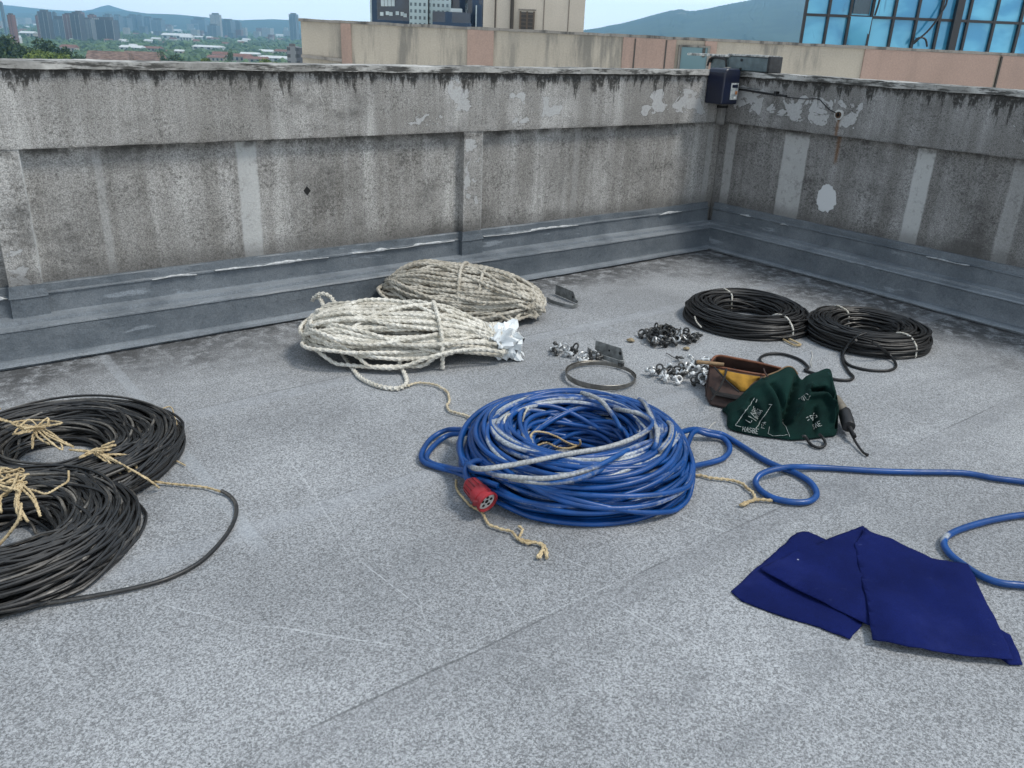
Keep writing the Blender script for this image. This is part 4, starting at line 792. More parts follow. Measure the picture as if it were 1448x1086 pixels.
P = smooth_path([Z2(1140, 655, .03), Z2(1170, 715, .022), Z2(1205, 775, .012), Z2(1245, 825, .008), Z2(1278, 846, .0075)], .006); n_ = len(P); b = MB(); b.tube(P-cT2, np.concatenate([np.full(n_-4, .0052), np.linspace(.0052, .0075, 4)]), 8); b.build('rod', m_rod, kD2, True)

# ------------------------------------------------------------------ wire clamps in three heaps
m_zn = simple('bright_zinc', (.62, .63, .63), .42, .6, .4, 60); m_st = simple('dark_steel', (.10, .10, .097), .45, .65, .55, 70, .2); m_wh = simple('white_galvanised', (.7, .72, .72), .5, .3, .2, 60)
def clamp(mats, label, group):
    t = empty('wire_clamp', (0, 0, 0), 0, label, 'clamp', group)
    P = smooth_path([(-.016, 0, -.012), (-.016, 0, .012)]+[(-.016*math.cos(a), 0, .014+.016*math.sin(a)) for a in np.linspace(.2, math.pi-.2, 6)]+[(.016, 0, .012), (.016, 0, -.012)], .006)
    b = MB(); b.tube(P, .0048, 7); b.build('u_bolt', mats[0], t, True)
    V = []
    for x, w, h in ((-.026, .006, .005), (-.024, .010, .009), (-.016, .0115, .0105), (-.008, .0085, .008), (0, .0075, .007), (.008, .0085, .008), (.016, .0115, .0105), (.024, .010, .009), (.026, .006, .005)):
        V.append([(x, w*math.cos(a), h*math.sin(a)-.004) for a in np.arange(9)*2*math.pi/8])
    b = MB(); b.grid(np.array(V)); n_ = b.n; b.f.append(tuple(range(0, 8))); b.f.append(tuple(range(n_-9, n_-1))); fix_normals(b.build('saddle', mats[1], t, True))
    for x in (-.016, .016): b = MB(); b.lathe([(0, .0085), (.001, .0095), (.008, .0095), (.009, .0085)], (x, 0, -.021), (x, 0, 0), 6); b.build('nut', mats[2], t)
    return t
def dup(root, loc, rot, mats=None, label=None, group=None, sc=1.):
    r = root.copy(); COL.objects.link(r); r.location = loc; r.rotation_euler = rot; r.scale = (sc,)*3
    if label: r['label'] = label
    if group: r['group'] = group
    for ch in root.children:
        c = ch.copy(); COL.objects.link(c); c.parent = r
    return r
g1_, g2_, g3_ = 'dark clamps heaped in front of the dark coil', 'shiny clamps spilling beside the tool bag', 'clamps scattered behind the steel ring'
HEAPS = ((g1_, 44, .25, [(m_st, m_st, m_st), (m_st, m_dk, m_st), (m_zn, m_st, m_st)], (m_st, m_st, m_zn), 'dark steel wire clamp in the mounded heap in front of a dark cable coil'),
         (g2_, 32, .10, [(m_zn, m_wh, m_zn), (m_st, m_wh, m_zn), (m_st, m_st, m_st)], (m_zn, m_wh, m_st), 'wire clamp in the flat shiny spill running up to the brown tool bag'),
         (g3_, 14, .06, [(m_zn, m_wh, m_st), (m_st, m_st, m_st), (m_zn, m_zn, m_zn)], (m_zn, m_st, m_zn), 'small wire clamp scattered beside the holed bracket and steel ring'))
o6 = (750, 380); s6 = .24862
def Z6(x, y, z=0.): return G(o6[0]+s6*x, o6[1]+s6*y, z)
gh = np.random.default_rng(99)
for hi, (grp, n, hmax, kinds, _, lab) in enumerate(HEAPS):
    protos = [clamp(k, lab, grp) for k in kinds]; spots = []
    if hi == 0:
        c0 = Z6(785, 408); 
        for i in range(n):
            a = gh.uniform(0, 6.28); q = gh.uniform(0, 1)**.55; x = .155*q*math.cos(a); y = .105*q*math.sin(a); z = .012+max(0, .085*(1-(q*1.05)**1.5))*gh.uniform(.35, 1)*(.7 if x > .06 else 1)
            spots.append((c0+np.array([x, y, 0]), z))
        spots += [(Z6(930, 412), .016), (Z6(950, 395), .014), (Z6(900, 425), .015), (Z6(700, 440), .013), (Z6(635, 390), .016), (Z6(765, 448), .014), (Z6(738, 432), .012)]
    elif hi == 1:
        base = [(680, 602), (705, 612), (735, 600), (745, 628), (775, 588), (790, 612), (770, 636), (815, 625), (830, 600), (835, 648), (860, 590), (870, 625), (905, 550), (925, 575), (900, 610), (910, 650), (940, 600), (935, 660), (950, 570), (965, 640), (960, 585), (985, 565), (975, 610), (990, 650), (985, 680), (1000, 600), (1010, 570), (1000, 630), (1015, 660), (960, 670), (890, 590), (850, 612)]
        spots = [(Z6(x+gh.uniform(-8, 8), y+gh.uniform(-5, 5)), gh.uniform(.012, .022)+(.02 if x > 900 and gh.random() < .4 else 0)) for x, y in base]
    else:
        base = [(135, 470), (150, 455), (165, 480), (185, 462), (140, 490), (205, 495), (225, 500), (250, 475), (285, 525), (310, 520), (340, 515), (365, 508), (300, 535), (390, 520)]
        spots = [(Z6(x, y), .012) for x, y in base]
    for i, (p_, z) in enumerate(spots):
        k = i % len(protos); rot = (gh.uniform(-1.7, 1.7), gh.uniform(-.9, .9), gh.uniform(0, 6.28)); loc = (p_[0], p_[1], z+.008)
        if i < len(protos): protos[k].location = loc; protos[k].rotation_euler = rot
        else: dup(protos[k], loc, rot, sc=gh.uniform(.85, 1.15))
t = clamp((m_st, m_st, m_st), 'single dark clamp on bare felt between two heaps of clamps', 'lone clamps'); t.location = tuple(Z6(848, 525)+np.array([0, 0, .02])); t.rotation_euler = (1.4, .2, .6); t.scale = (.8,)*3; del t['group']
# cotter-like bits of wire and pebbles
P = smooth_path([Z6(772, 480, .004), Z6(790, 488, .006), Z6(806, 500, .005), Z6(825, 508, .005), Z6(845, 520, .006)], .005); b = MB(); b.tube(P-P[0], .0022, 6); tag(b.build('wire_scrap', m_dk, None, True, P[0]), 'short dark scrap of bent wire just in front of the clamp heap', 'wire scrap')
m_peb = simple('ochre_stone', (.33, .26, .16), .9, 0, .4, 60, .3)
for (x, y, r, lab) in ((570, 405, .022, 'flat ochre pebble alone on the felt left of the clamp heap'), (886, 452, .019, 'lumpy ochre pebble touching the front of the clamp heap')):
    bm = bmesh.new(); bmesh.ops.create_icosphere(bm, subdivisions=3, radius=r)
    for v in bm.verts: k = 1+.35*nz(v.co.x*60+x, v.co.y*60, v.co.z*60); v.co = Vector((v.co.x*k, v.co.y*k*.8, v.co.z*k*.45))
    me = bpy.data.meshes.new('pebble'); bm.to_mesh(me); bm.free(); tag(link('pebble', me, m_peb, None, Z6(x, y, r*.4)), lab, 'pebble')

# ------------------------------------------------------------------ brackets and ring
m_brk = simple('scuffed_steel', (.27, .28, .275), .5, .35, .5, 30, .15); m_hol = m_black
def strip(P, h0, h1, z0, th, name, mat, par, c):
    P = np.asarray(P); n = len(P); T = np.gradient(P, axis=0); T[:, 2] = 0; T /= np.linalg.norm(T, axis=1)[:, None]+1e-9; N = np.stack([-T[:, 1], T[:, 0], 0*T[:, 0]], 1)*th/2
    h0 = np.broadcast_to(h0, (n,)); h1 = np.broadcast_to(h1, (n,)); up = np.array([0, 0, 1.])
    V = np.stack([P-N+up*h0[:, None], P+N+up*h0[:, None], P+N+up*h1[:, None], P-N+up*h1[:, None], P-N+up*h0[:, None]], 1)-c
    b = MB(); b.grid(V); b.f.append((0, 1, 2, 3)); e = b.n-5; b.f.append((e, e+3, e+2, e+1)); o = fix_normals(b.build(name, mat, par)); bevel(o, .0012, 1); return o
def bracket(L, hpl, label, holes):
    P = smooth_path([Z6(x, y) for x, y in L], .006); n = len(P); c = P.mean(0)*np.array([1, 1, 0]); t = empty('pipe_bracket', c, 0, label, 'bracket')
    k = np.clip((np.linspace(0, 1, n)-hpl[1])/.05, 0, 1); strip(P, 0.002, .026+(hpl[0]-.026)*k, 0, .006, 'strap', m_brk, t, c)
    for (x, y, z, r) in holes:
        q = Z6(x, y, z); d = (EYE-q)*np.array([1, 1, 0]); i0 = int(n*(hpl[1]+.05)); i = i0+np.argmin(((P[i0:]-q)[:, :2]**2).sum(1)); T = P[min(i+1, n-1)]-P[i-1]; nn = np.array([-T[1], T[0], 0]); nn /= np.linalg.norm(nn); nn = nn if nn@d > 0 else -nn
        q = P[i]+np.array([0, 0, z])+nn*.0022; b = MB(); b.lathe([(0, r), (.0022, r)], q-c, q+nn-c, 12); b.build('bolt_hole', m_hol if r < .008 else m_st, t)
    return t
bracket([(96, 182), (120, 198), (165, 212), (215, 224), (248, 224), (268, 214), (266, 200), (235, 186), (190, 166), (142, 146)], (.07, .62), 'bent dark steel strap bracket standing beside the old beige rope', [(243, 192, .035, .0062)])
bracket([(326, 470), (350, 490), (400, 512), (455, 530), (500, 545), (524, 546), (526, 536), (490, 522), (440, 506), (366, 482)], (.078, .60), 'holed grey steel bracket standing behind the steel band ring', [(392, 488, .045, .006), (442, 506, .05, .0095), (488, 520, .045, .006)])
c0 = (Z6(198, 612)+Z6(604, 612))/2; c0 = Z6(400, 622); R0 = .185; a = np.linspace(.9, .9+2*math.pi*1.92, 150); rr = R0-.012*np.linspace(0, 1, 150)+.004*np.sin(a*2)
P = np.stack([c0[0]+rr*np.cos(a), c0[1]+rr*np.sin(a)*.98, 0*a], 1); t = empty('band_ring', c0, 0, 'thin steel band coiled into a ring behind the blue cable coil', 'steel ring')
dz = .011*np.clip(np.sin(a-2.2), -1, 1)*np.linspace(1, 0, 150)+.012*np.linspace(1, 0, 150); dz -= dz.min(); strip(P+np.stack([0*dz, 0*dz, dz], 1), .001, .022, 0, .0025, 'steel_band', simple('springy_steel', (.26, .25, .23), .4, .8, .45, 26, .1), t, c0)
q = Z6(560, 560); b = MB(); b.box((-.016, -.009, 0), (.016, .009, .024)); o = b.build('band_buckle', m_st, t); o.location = tuple(P[0]-c0+np.array([0, 0, .012])); o.rotation_euler = (0, 0, .9+math.pi/2); bevel(o, .003)
# thin white threads on the felt
for L, lab in (([(865, 85), (872, 120), (860, 165), (866, 205)], 'short white thread lying on the felt behind the green bag'), ([(112, 655), (140, 620), (165, 604)], 'wisp of white thread beside the blue cable end')):
    P = smooth_path([Z2(x, y, .003) for x, y in L], .005); b = MB(); b.tube(P-P[0], .0016, 5); tag(b.build('thread', m_tww, None, True, P[0]), lab, 'thread')

# ------------------------------------------------------------------ neighbouring rooftop
m_bei = mat_render('beige_render', (.37, .325, .265), (.15, .138, .12), .9, 1.7); m_pink = mat_render('pink_render', (.31, .215, .175), (.21, .15, .125), .5, 1.6); m_cap = mat_render('dark_capping', (.2, .185, .165), (.03, .03, .03), .9, 3.)
m_pan = mat_render('cream_panel', (.52, .47, .40), (.40, .36, .30), .35, 1.2); m_joint = simple('dark_joint', (.05, .045, .04), .8); m_wing = NT('reflecting_glass'); m_wing.col((.10, .17, .19)).set(Roughness=.15, Metallic=.2); m_wing = m_wing.m
NY = 16.
zl, zr = PD(425, 27, NY)[2], PD(1448, 77, NY)[2]; xl, xr = PD(426, 50, NY)[0], PD(1600, 90, NY)[0]
def ztop(x): return zl+(zr-zl)*(x-PD(425, 28, NY)[0])/(PD(1448, 77, NY)[0]-PD(425, 28, NY)[0])
kW = empty('neighbouring_building', (xl, NY, -60), 0, 'beige neighbouring building whose streaked rooftop parapet has pink pilasters and a grey window', 'building')
cW = np.array([xl, NY, -60])
def slab(name, x0, x1, z0, proud, mat, par, dz=0., th=.3, c=cW):
    b = MB(); zt0, zt1 = ztop(x0)+dz, ztop(x1)+dz; y0, y1 = NY-proud, NY+th
    V = [(x0, y0, z0), (x1, y0, z0), (x1, y1, z0), (x0, y1, z0), (x0, y0, zt0), (x1, y0, zt1), (x1, y1, zt1), (x0, y1, zt0)]
    b.add(np.array(V)-c, [(0, 3, 2, 1), (4, 5, 6, 7), (0, 1, 5, 4), (1, 2, 6, 5), (2, 3, 7, 6), (3, 0, 4, 7)]); return b.build(name, mat, par)
slab('parapet', xl, xr, -8, 0, m_bei, kW, -.02)
b = MB(); b.box(np.array([xl+.02, NY+.28, -60])-cW, np.array([xr+6, NY+26, .55])-cW); b.build('building_body', m_bei, kW)
slab('parapet_cap', xl-.02, xr, ztop(xl)-.03, .03, m_cap, kW, .0, .33) if False else None
def cap(x0, x1):
    n = 160; b = MB(); V = []
    for x in np.linspace(x0, x1, n): z = ztop(x); e = .012*nz(x*2.1, 3)+.008*nz(x*7, 1); V.append([(x, NY+.33, z-.05), (x, NY+.33, z+.012+e), (x, NY-.03-abs(e), z+.012+e), (x, NY-.035-abs(e), z-.03-abs(e)*1.5), (x, NY+.01, z-.035)])
    b.grid(np.array(V)-cW); fix_normals(b.build('parapet_cap', m_cap, kW))
cap(xl-.03, xr)
for a, c_ in ((483, 497), (661, 698), (881, 956), (997, 1014), (1225, 1417), (1420, 1600)):
    x0, x1 = PD(a, 60, NY)[0], PD(c_, 60, NY)[0]; slab('pilaster', x0, x1, -8, .035 if c_ < 1300 else .03, m_pink, kW, -.035, .1)
for a in (1418.5, 897, 941): x = PD(a, 70, NY)[0]; slab('render_joint', x-.012, x+.012, -8, .042, m_joint, kW, -.05, .05)
# ledge low on the first bay
b = MB(); x0, x1 = xl-.01, PD(484, 82, NY)[0]; z0 = PD(430, 77, NY)[2]; z1 = PD(484, 83, NY)[2]; b.add(np.array([(x0, NY-.06, z0-.05), (x1, NY-.06, z1-.05), (x1, NY+.05, z1-.05), (x0, NY+.05, z0-.05), (x0, NY-.04, z0), (x1, NY-.04, z1), (x1, NY+.05, z1), (x0, NY+.05, z0)])-cW, [(0, 3, 2, 1), (4, 5, 6, 7), (0, 1, 5, 4), (1, 2, 6, 5), (2, 3, 7, 6), (3, 0, 4, 7)]); b.build('ledge', m_cap, kW)
# window in the pink bay
P00 = PD(962, 66, NY-.04); P11 = PD(999, 97, NY-.04)
b = MB(); b.box(np.array([P00[0], NY-.06, P11[2]-.3])-cW, np.array([P11[0], NY+.02, P00[2]])-cW); wf = bevel(b.build('window', m_wing, kW), .004)
fr = MB(); w_ = .022
for x in (P00[0], P11[0]): fr.box(np.array([x-w_, NY-.075, P11[2]-.3])-cW, np.array([x+w_, NY, P00[2]+w_])-cW)
fr.box(np.array([P00[0]-w_, NY-.077, P00[2]])-cW, np.array([P11[0]+w_, NY, P00[2]+w_*1.3])-cW); fr.build('window_frame', m_cap, wf)
fr = MB(); x = PD(993, 80, NY)[0]; fr.box(np.array([x-.02, NY-.07, P00[2]-.16])-cW, np.array([x+.03, NY-.055, P00[2]-.01])-cW); fr.build('window_latch', m_joint, wf)

# cream penthouse behind the parapet
PY = 21.; q0 = PD(683, 30, PY); q1 = PD(826, 30, PY); kP = empty('rooftop_penthouse', (q0[0], PY, .5), 0, 'cream panelled rooftop block with one dark louvred window and a downpipe', 'building'); cP = np.array([q0[0], PY, .55])
b = MB(); b.box((0, 0, 0), (q1[0]-q0[0], 4, 5)); b.build('wall', m_pan, kP)
X_ = lambda px, py=20: PD(px, py, PY)[0]-q0[0]
for px in (701, 769, 804): b = MB(); b.box((X_(px)-.012, -.006, 0), (X_(px)+.012, .02, 4.9)); b.build('panel_joint', simple('panel_seam', (.22, .19, .16), .9), kP)
b = MB(); b.tube([(X_(724), -.05, 0), (X_(724), -.05, 2.5), (X_(724), -.05, 5)], .045, 10); b.build('downpipe', m_joint, kP, True)
b = MB(); b.tube([(X_(700), -.03, 0), (X_(700), -.03, 2.5), (X_(700), -.03, 4.6)], .012, 6); b.build('cable_run', m_joint, kP, True)
zt = PD(745, 14, PY)[2]-.55; zb_ = zt-.75; b = MB(); b.box((X_(736), -.03, zb_), (X_(755), .03, zt)); wn = b.build('window', simple('dark_window', (.03, .028, .026), .4), kP)
fr = MB()
for k in range(3): x = X_(736)+(X_(755)-X_(736))*k/2; fr.box((x-.02, -.045, zb_-.02), (x+.02, -.02, zt+.02))
fr.build('window_frame', simple('brown_frame', (.10, .075, .055), .7), wn)
fr = MB()
for k in range(9): z = zb_+(zt-zb_)*(k+.5)/9; fr.box((X_(736), -.043, z-.012), (X_(755), -.025, z+.012))
fr.build('louvre', simple('dull_louvre', (.09, .075, .065), .7), wn)
b = MB(); b.box((X_(733), -.02, zt+.04), (X_(758), .02, zt+.065)); b.build('lintel', m_cap, kP)

# dark glass office block further back
m_dg = mat_tower('dark_blue_cladding', (.022, .045, .085), (.012, .028, .055), .16, .27, .86, .8, .2); m_pg = mat_tower('pale_green_cladding', (.36, .44, .45), (.07, .11, .13), 1.7, 1.25, .5, .5, .3); m_lg = simple('pale_panel', (.46, .52, .53), .5, 0, .2, .3)
m_slat = simple('blue_grey_slat', (.10, .15, .2), .5)
OY = 120.; kO = empty('office_block', PD(600, 30, OY)*np.array([1, 1, 0])+np.array([0, 0, -60]), 0, 'dark blue office block with a pale green middle bay behind the beige parapet', 'office block'); cO = np.array(kO.location)
def tow(name, a, c_, py, ztop_, d0, d1, mat, D=OY, par=None, c=None):
    x0, x1 = PD(a, py, D)[0], PD(c_, py, D)[0]; b = MB(); cc = cO if c is None else c; b.box(np.array([x0, D+d0, -60])-cc, np.array([x1, D+d1, ztop_])-cc); return b.build(name, mat, par or kO)
z0 = PD(600, 0, OY)[2]
tow('dark_wing', 526, 581, 20, z0+22, 0, 18, m_dg); tow('pale_bay', 580.5, 606, 20, z0+20, -1.2, 18, m_pg); tow('pale_bay', 608, 638, 20, z0+18, -.6, 18, m_pg); tow('recess', 606.2, 607.8, 20, z0+17, .5, 18, m_lg); tow('dark_wing', 638.5, 657, 20, z0+16, .8, 18, m_dg); tow('end_wall', 523, 525.8, 20, z0+22.5, .2, 18, m_lg)
tow('podium', 616, 668, 20, PD(640, 18, OY)[2], -4, -1.5, m_dg); tow('plant_room', 640, 655, 20, PD(645, 13, OY)[2], -3.4, -1.8, m_lg)
tow('dark_wing', 662, 684, 20, z0+15, -1, 18, m_dg); tow('white_mullion', 673.5, 675, 20, PD(674, 8, OY)[2], -1.6, -1.05, m_lg); tow('white_mullion', 675.1, 683, 20, PD(674, 8, OY)[2]+.1, -1.4, -1.05, m_dg)
for px, py in ((540, 20), (548, 19), (553, 20), (562, 19), (569, 20), (573, 22)):
    q = PD(px, py, OY); b = MB(); b.box(q+np.array([-.22, -.12, -.2])-cO, q+np.array([.22, -.03, .25])-cO); b.build('pale_vent', m_lg, kO)  # small vents in the plain pale panel colour
for px in (541, 546, 551, 556):
    q = PD(px, 3, OY); b = MB(); b.box(q+np.array([-.2, -.15, -.5])-cO, q+np.array([.2, -.03, .9])-cO); b.build('balcony_panel', m_lg, kO)

# blue glass block on the right
m_bg = NT('blue_mirror_glass'); _p = m_bg.obj(); s_ = m_bg.sep(_p)
_c = m_bg.mix(m_bg.ramp(m_bg.noise(m_bg.map(_p, (.55, .4, .9)), 1., 3, .5, .4), .38, .62), (.04, .235, .42), (.10, .38, .56)); _c = m_bg.mix(m_bg.ramp(m_bg.noise(m_bg.map(_p, (1.1, .4, .5), (0, .5, 0)), 1., 3, .6, .6), .60, .66, 0, .55), _c, (.02, .10, .19)); m_bg.col(_c).set(Roughness=.12, Metallic=.15); m_bg = m_bg.m
m_bk = simple('black_mullion', (.012, .014, .018), .5)
BY = 34.; kB2 = empty('glass_block', PD(1140, 30, BY)*np.array([1, 1, 0])+np.array([0, 0, -60]), 0, 'bright blue glass block with a black mullion grid rising behind the pink parapet', 'office block'); cB2 = np.array(kB2.location)
x0, x1 = PD(1137, 40, BY)[0], PD(1700, 40, BY)[0]; zT = 12.
b = MB(); xb = x0*(BY+14)/BY+1.5; b.add(np.array([(x, y, z) for z in (-60, zT-.1) for x, y in ((x0+.05, BY+.12), (x1, BY+.12), (x1+6, BY+14), (xb, BY+14))])-cB2, [(0, 3, 2, 1), (4, 5, 6, 7), (0, 1, 5, 4), (1, 2, 6, 5), (2, 3, 7, 6), (3, 0, 4, 7)]); b.build('core', m_bk, kB2)
VX = [1139.5, 1172.5, 1203, 1234, 1266, 1299, 1331.5, 1372, 1410, 1447, 1484, 1520]; vx = [PD(q, 15, BY)[0] for q in VX]; hz = [PD(1250, 25, BY)[2]+k*2.05-2.05*10 for k in range(16)]
b = MB(); gp = np.random.default_rng(4)
for i in range(len(vx)-1):
    for j in range(len(hz)-1):
        t1, t2 = gp.normal(0, .012, 2); y = BY+.08; dx, dz = vx[i+1]-vx[i], hz[j+1]-hz[j]
        if i == 2 and hz[j] < 2. < hz[j+1]+2.05 and j in (9, 10): t2 = -.14
        if i == 10: pass
        n0 = b.n; b.add(np.array([(vx[i], y-t1, hz[j]+t2*0), (vx[i+1], y+t1, hz[j]), (vx[i+1], y+t1+t2, hz[j+1]), (vx[i], y-t1+t2, hz[j+1])])-cB2, [(0, 1, 2, 3)])
b.build('glass_curtain', m_bg, kB2)
b = MB()
for k, x in enumerate(vx): b.box(np.array([x-.045, BY-.04, -18])-cB2, np.array([x+.045, BY+.09, zT])-cB2)
for z in hz: b.box(np.array([x0, BY-.03, z-.045])-cB2, np.array([vx[-1], BY+.085, z+.045])-cB2)
b.build('mullion_grid', m_bk, kB2)
x = PD(1355, 15, BY)[0]; b = MB(); b.box(np.array([x-.13, BY-.16, -18])-cB2, np.array([x+.13, BY+.05, zT])-cB2); b.build('corner_post', m_bk, kB2)
x = PD(1349, 15, BY)[0]
for (i, j) in ((2, 9), (2, 10)):
    b = MB(); b.box(np.array([vx[i]+.1, BY+.02, hz[j]+.1])-cB2, np.array([vx[i+1]-.1, BY+.05, hz[j]+1.5])-cB2); o = b.build('open_sash', simple('dark_sash', (.03, .07, .10), .3), kB2)
q = lambda px, py: PD(px, py, BY-.25)
for L, lab in (([(1340, -8), (1338, 6), (1331, 18), (1322, 32), (1310, 46), (1298, 56), (1291, 63), (1296, 55), (1303, 53), (1309, 56), (1311, 66)], 'black cable drooping down the front of the blue glass block'), ([(1245, -4), (1241, 10), (1237, 22)], 'short black cable hanging high on the blue glass block')):
    P = smooth_path([q(*a) for a in L], .1); b = MB(); b.tube(P-P[0], .035, 6); tag(b.build('hanging_cable', m_bk, None, True, P[0]), lab, 'cable')

# ------------------------------------------------------------------ terrain, hills, haze
m_land = NT('wooded_plain'); _p = m_land.obj(); _c = m_land.mix(m_land.ramp(m_land.noise(_p, .004, 6, .65), .42, .6), (.045, .08, .025), (.09, .12, .055)); _c = m_land.mix(m_land.ramp(m_land.noise(_p, .012, 5, .7), .6, .68, 0, .7), _c, (.22, .20, .17)); m_land.col(_c).set(Roughness=.95); m_land = m_land.m
m_hill = NT('wooded_hill'); _p = m_hill.obj(); _c = m_hill.mix(m_hill.ramp(m_hill.noise(_p, .006, 7, .7), .35, .65), (.018, .036, .03), (.04, .065, .045)); _c = m_hill.mix(m_hill.ramp(m_hill.noise(_p, .0045, 4, .6), .68, .70, 0, .8), _c, (.3, .27, .23)); m_hill.col(_c).set(Roughness=.95); m_hill = m_hill.m
GZ = -60.
def hill_near(x, y):                     # small wooded rise left of the roof
    c = PD(40, 60, 560); return 30*math.exp(-(((x-c[0])/75)**2+((y-c[1])/110)**2))
b = MB(); azs = np.radians(np.linspace(-62, 62, 125)); rs = np.geomspace(30, 10400, 110); V = []
for a in azs:
    V.append([(math.sin(a)*r, math.cos(a)*r, GZ+hill_near(math.sin(a)*r, math.cos(a)*r)+5*nz(math.sin(a)*r*.002, math.cos(a)*r*.002)*min(1, r/2000)) for r in rs])
V = np.array(V); b.grid(V); b.box((-120, -60, GZ-.8), (120, 30, GZ-.05)); tag(b.build('ground', m_land, smooth=True), 'wooded plain far below the roof', kind='structure')
def ridge(name, L, D, foot, seed, label, mat, xtra=None, rough=.06):
    L = np.array(L, float); pxs = np.arange(L[0, 0], L[-1, 0]+.1, 1.6 if D < 9000 else 2.4); ys = np.interp(pxs, L[:, 0], L[:, 1]); V = []
    for i, (px, py) in enumerate(zip(pxs, ys)):
        q = PD(px, py, D); H = q[2]-GZ; row = []
        for k, t in enumerate(np.concatenate([np.linspace(0, 1, 26), np.linspace(.9, 0, 6)])):
            front = k < 26; d = (D-foot*(1-t)) if front else D+foot*(1-t); s = d/D; e = fbm(px*.03+seed, t*2.4+(0 if front else 9), 4)
            z = GZ-3+H*(t**.85)*(1+rough*(1-t)*3*e*t)+(0 if t in (1., 0.) else 0); row.append((q[0]*s+foot*.06*e*(1-t), d, z+H*rough*.18*nz(px*.35+seed, 1)*t))
        V.append(row)
    b = MB(); b.grid(np.array(V)); tag(b.build(name, mat, smooth=True), label, kind='structure')
ridge('mountain', [(760, 66), (790, 52), (826, 41.5), (845, 39), (863, 35), (880, 32), (898, 27.5), (925, 20), (946, 14.5), (963, 12), (972, 14.5), (983, 14.5), (997, 12), (1011, 9), (1030, 5), (1063, -1), (1100, -10), (1150, -16), (1230, -18), (1330, -14), (1430, 0), (1560, 20), (1700, 60)], 5200, 2100, 3, 'blue hazy wooded mountain', m_hill, rough=.085)
ridge('hills', [(-420, 10), (-300, 14), (-200, 9), (-100, 14), (0, 18.5), (30, 18), (48, 18.5), (90, 17.5), (134, 16.5), (160, 15.5), (184, 15), (208, 18.5), (230, 19), (252, 20), (297, 24.5), (341, 28), (386, 26.5), (425, 28.5), (520, 36), (640, 40), (760, 46)], 7300, 1200, 11, 'pale blue ridge of far hills', m_hill, rough=.03)
ridge('far_hills', [(-300, 6), (-160, 0), (-60, 3), (0, 6), (18, 7.5), (39, 10), (75, 13.5), (98, 15), (120, 14.5), (130, 13), (140, 9.5), (153, 6.5), (166, 10.5), (180, 14.5), (210, 19), (260, 25), (340, 34)], 9300, 900, 17, 'palest far hills with a low peak', m_hill, rough=.02)

# ------------------------------------------------------------------ trees
def leafy(nm, c, rx, ry, rz, n, lobes, seed, leaf, mat, par):
    g = np.random.default_rng(seed); ctr = np.array([(g.uniform(-.62, .62)*rx, g.uniform(-.62, .62)*ry, g.uniform(-.4, .62)*rz) for _ in range(lobes)]); rad = g.uniform(.3, .55, lobes)
    V, Fc, W = [], [], []
    for i in range(n):
        k = g.integers(lobes); d = g.normal(0, 1, 3); d /= np.linalg.norm(d); q = ctr[k]+d*np.array([rx, ry, rz])*rad[k]*g.uniform(.62, 1.05)
        a, b_ = g.normal(0, 1, 3), g.normal(0, 1, 3); a /= np.linalg.norm(a); b_ -= a*(a@b_); b_ /= np.linalg.norm(b_); s = leaf*g.uniform(.6, 1.3)
        V += [q-a*s, q+b_*s*.6, q+a*s, q-b_*s*.6]; Fc.append((4*i, 4*i+1, 4*i+2, 4*i+3)); W += [g.uniform(0, 1)]*4
    b = MB(); b.add(np.array(V)+np.asarray(c), Fc, np.array(W)); return b.build(nm, mat, par)
m_tl = [mat_foliage('dark_leaves', (.06, .095, .024), (.016, .03, .011)), mat_foliage('bright_leaves', (.15, .19, .025), (.065, .10, .015)), mat_foliage('mid_leaves', (.085, .135, .04), (.03, .055, .02))]
m_bark = simple('bark', (.06, .045, .032), .9)
def tree(px, ptop, D, w, h, mi, label, seed, lobes=9, n=1500):
    q = PD(px, ptop, D); base = GZ+hill_near(q[0], D)-.3; t = empty('broadleaf_tree', (q[0], D, base), 0, label, 'tree', 'trees on the rise beyond the parapet'); zc = q[2]-h/2-base
    b = MB(); b.tube([(0, 0, 0), (.2, .1, max(2, zc*.5)), (0, .2, max(4, zc))], [.5, .35, .2], 7); b.build('trunk', m_bark, t, True)
    leafy('crown', (0, 0, zc), w/2, w/2, h/2, n, lobes, seed, w*.05, m_tl[mi], t); return t
u = 1/1177.*1
for k, (px, pt, D, wpx, hpx, mi, lab) in enumerate(((-30, 44, 470, 70, 60, 0, 'dark tree cut by the left edge of the view'), (14, 49, 450, 46, 52, 0, 'dark broad tree rising beside the thin red brown tower'), (57, 49, 470, 34, 50, 0, 'tall dark round topped tree below the dark high rise'), (37, 62, 440, 36, 40, 0, 'dark tree filling the gap between two taller dark trees'), (84, 62, 480, 34, 40, 0, 'dark tree sloping down towards the brown roofs'), (103, 74, 470, 24, 26, 0, 'small dark tree at the foot of the slope by the brown roofs'), (45, 75, 380, 40, 26, 1, 'bright yellow green bush like tree just above the parapet'), (76, 74, 372, 36, 26, 1, 'bright green tree next to a lighter one on the rise'), (62, 71, 392, 26, 20, 1, 'smallest bright green tree at the top of the bright clump'), (116, 80, 460, 14, 16, 0, 'little dark rounded tree touching the brown roof'), (243, 77, 620, 22, 22, 0, 'dark tree just right of the long brown roof'), (228, 72, 640, 14, 18, 2, 'slim green tree behind the end of the brown roof'), (283, 82, 600, 30, 14, 1, 'low bright green tree beside the dark blue green trees'), (379, 83, 560, 26, 14, 1, 'low yellow green tree before the small grey block'), (322, 68, 720, 12, 18, 2, 'round green tree among the red brown roofs'), (420, 66, 640, 20, 14, 1, 'pale green tree over the small grey block'))):
    s = D/1177*1.12; tree(px, pt, D, wpx*s, hpx*s, mi, lab, 200+k, 12 if wpx > 30 else 7, 2600 if wpx > 30 else 900)
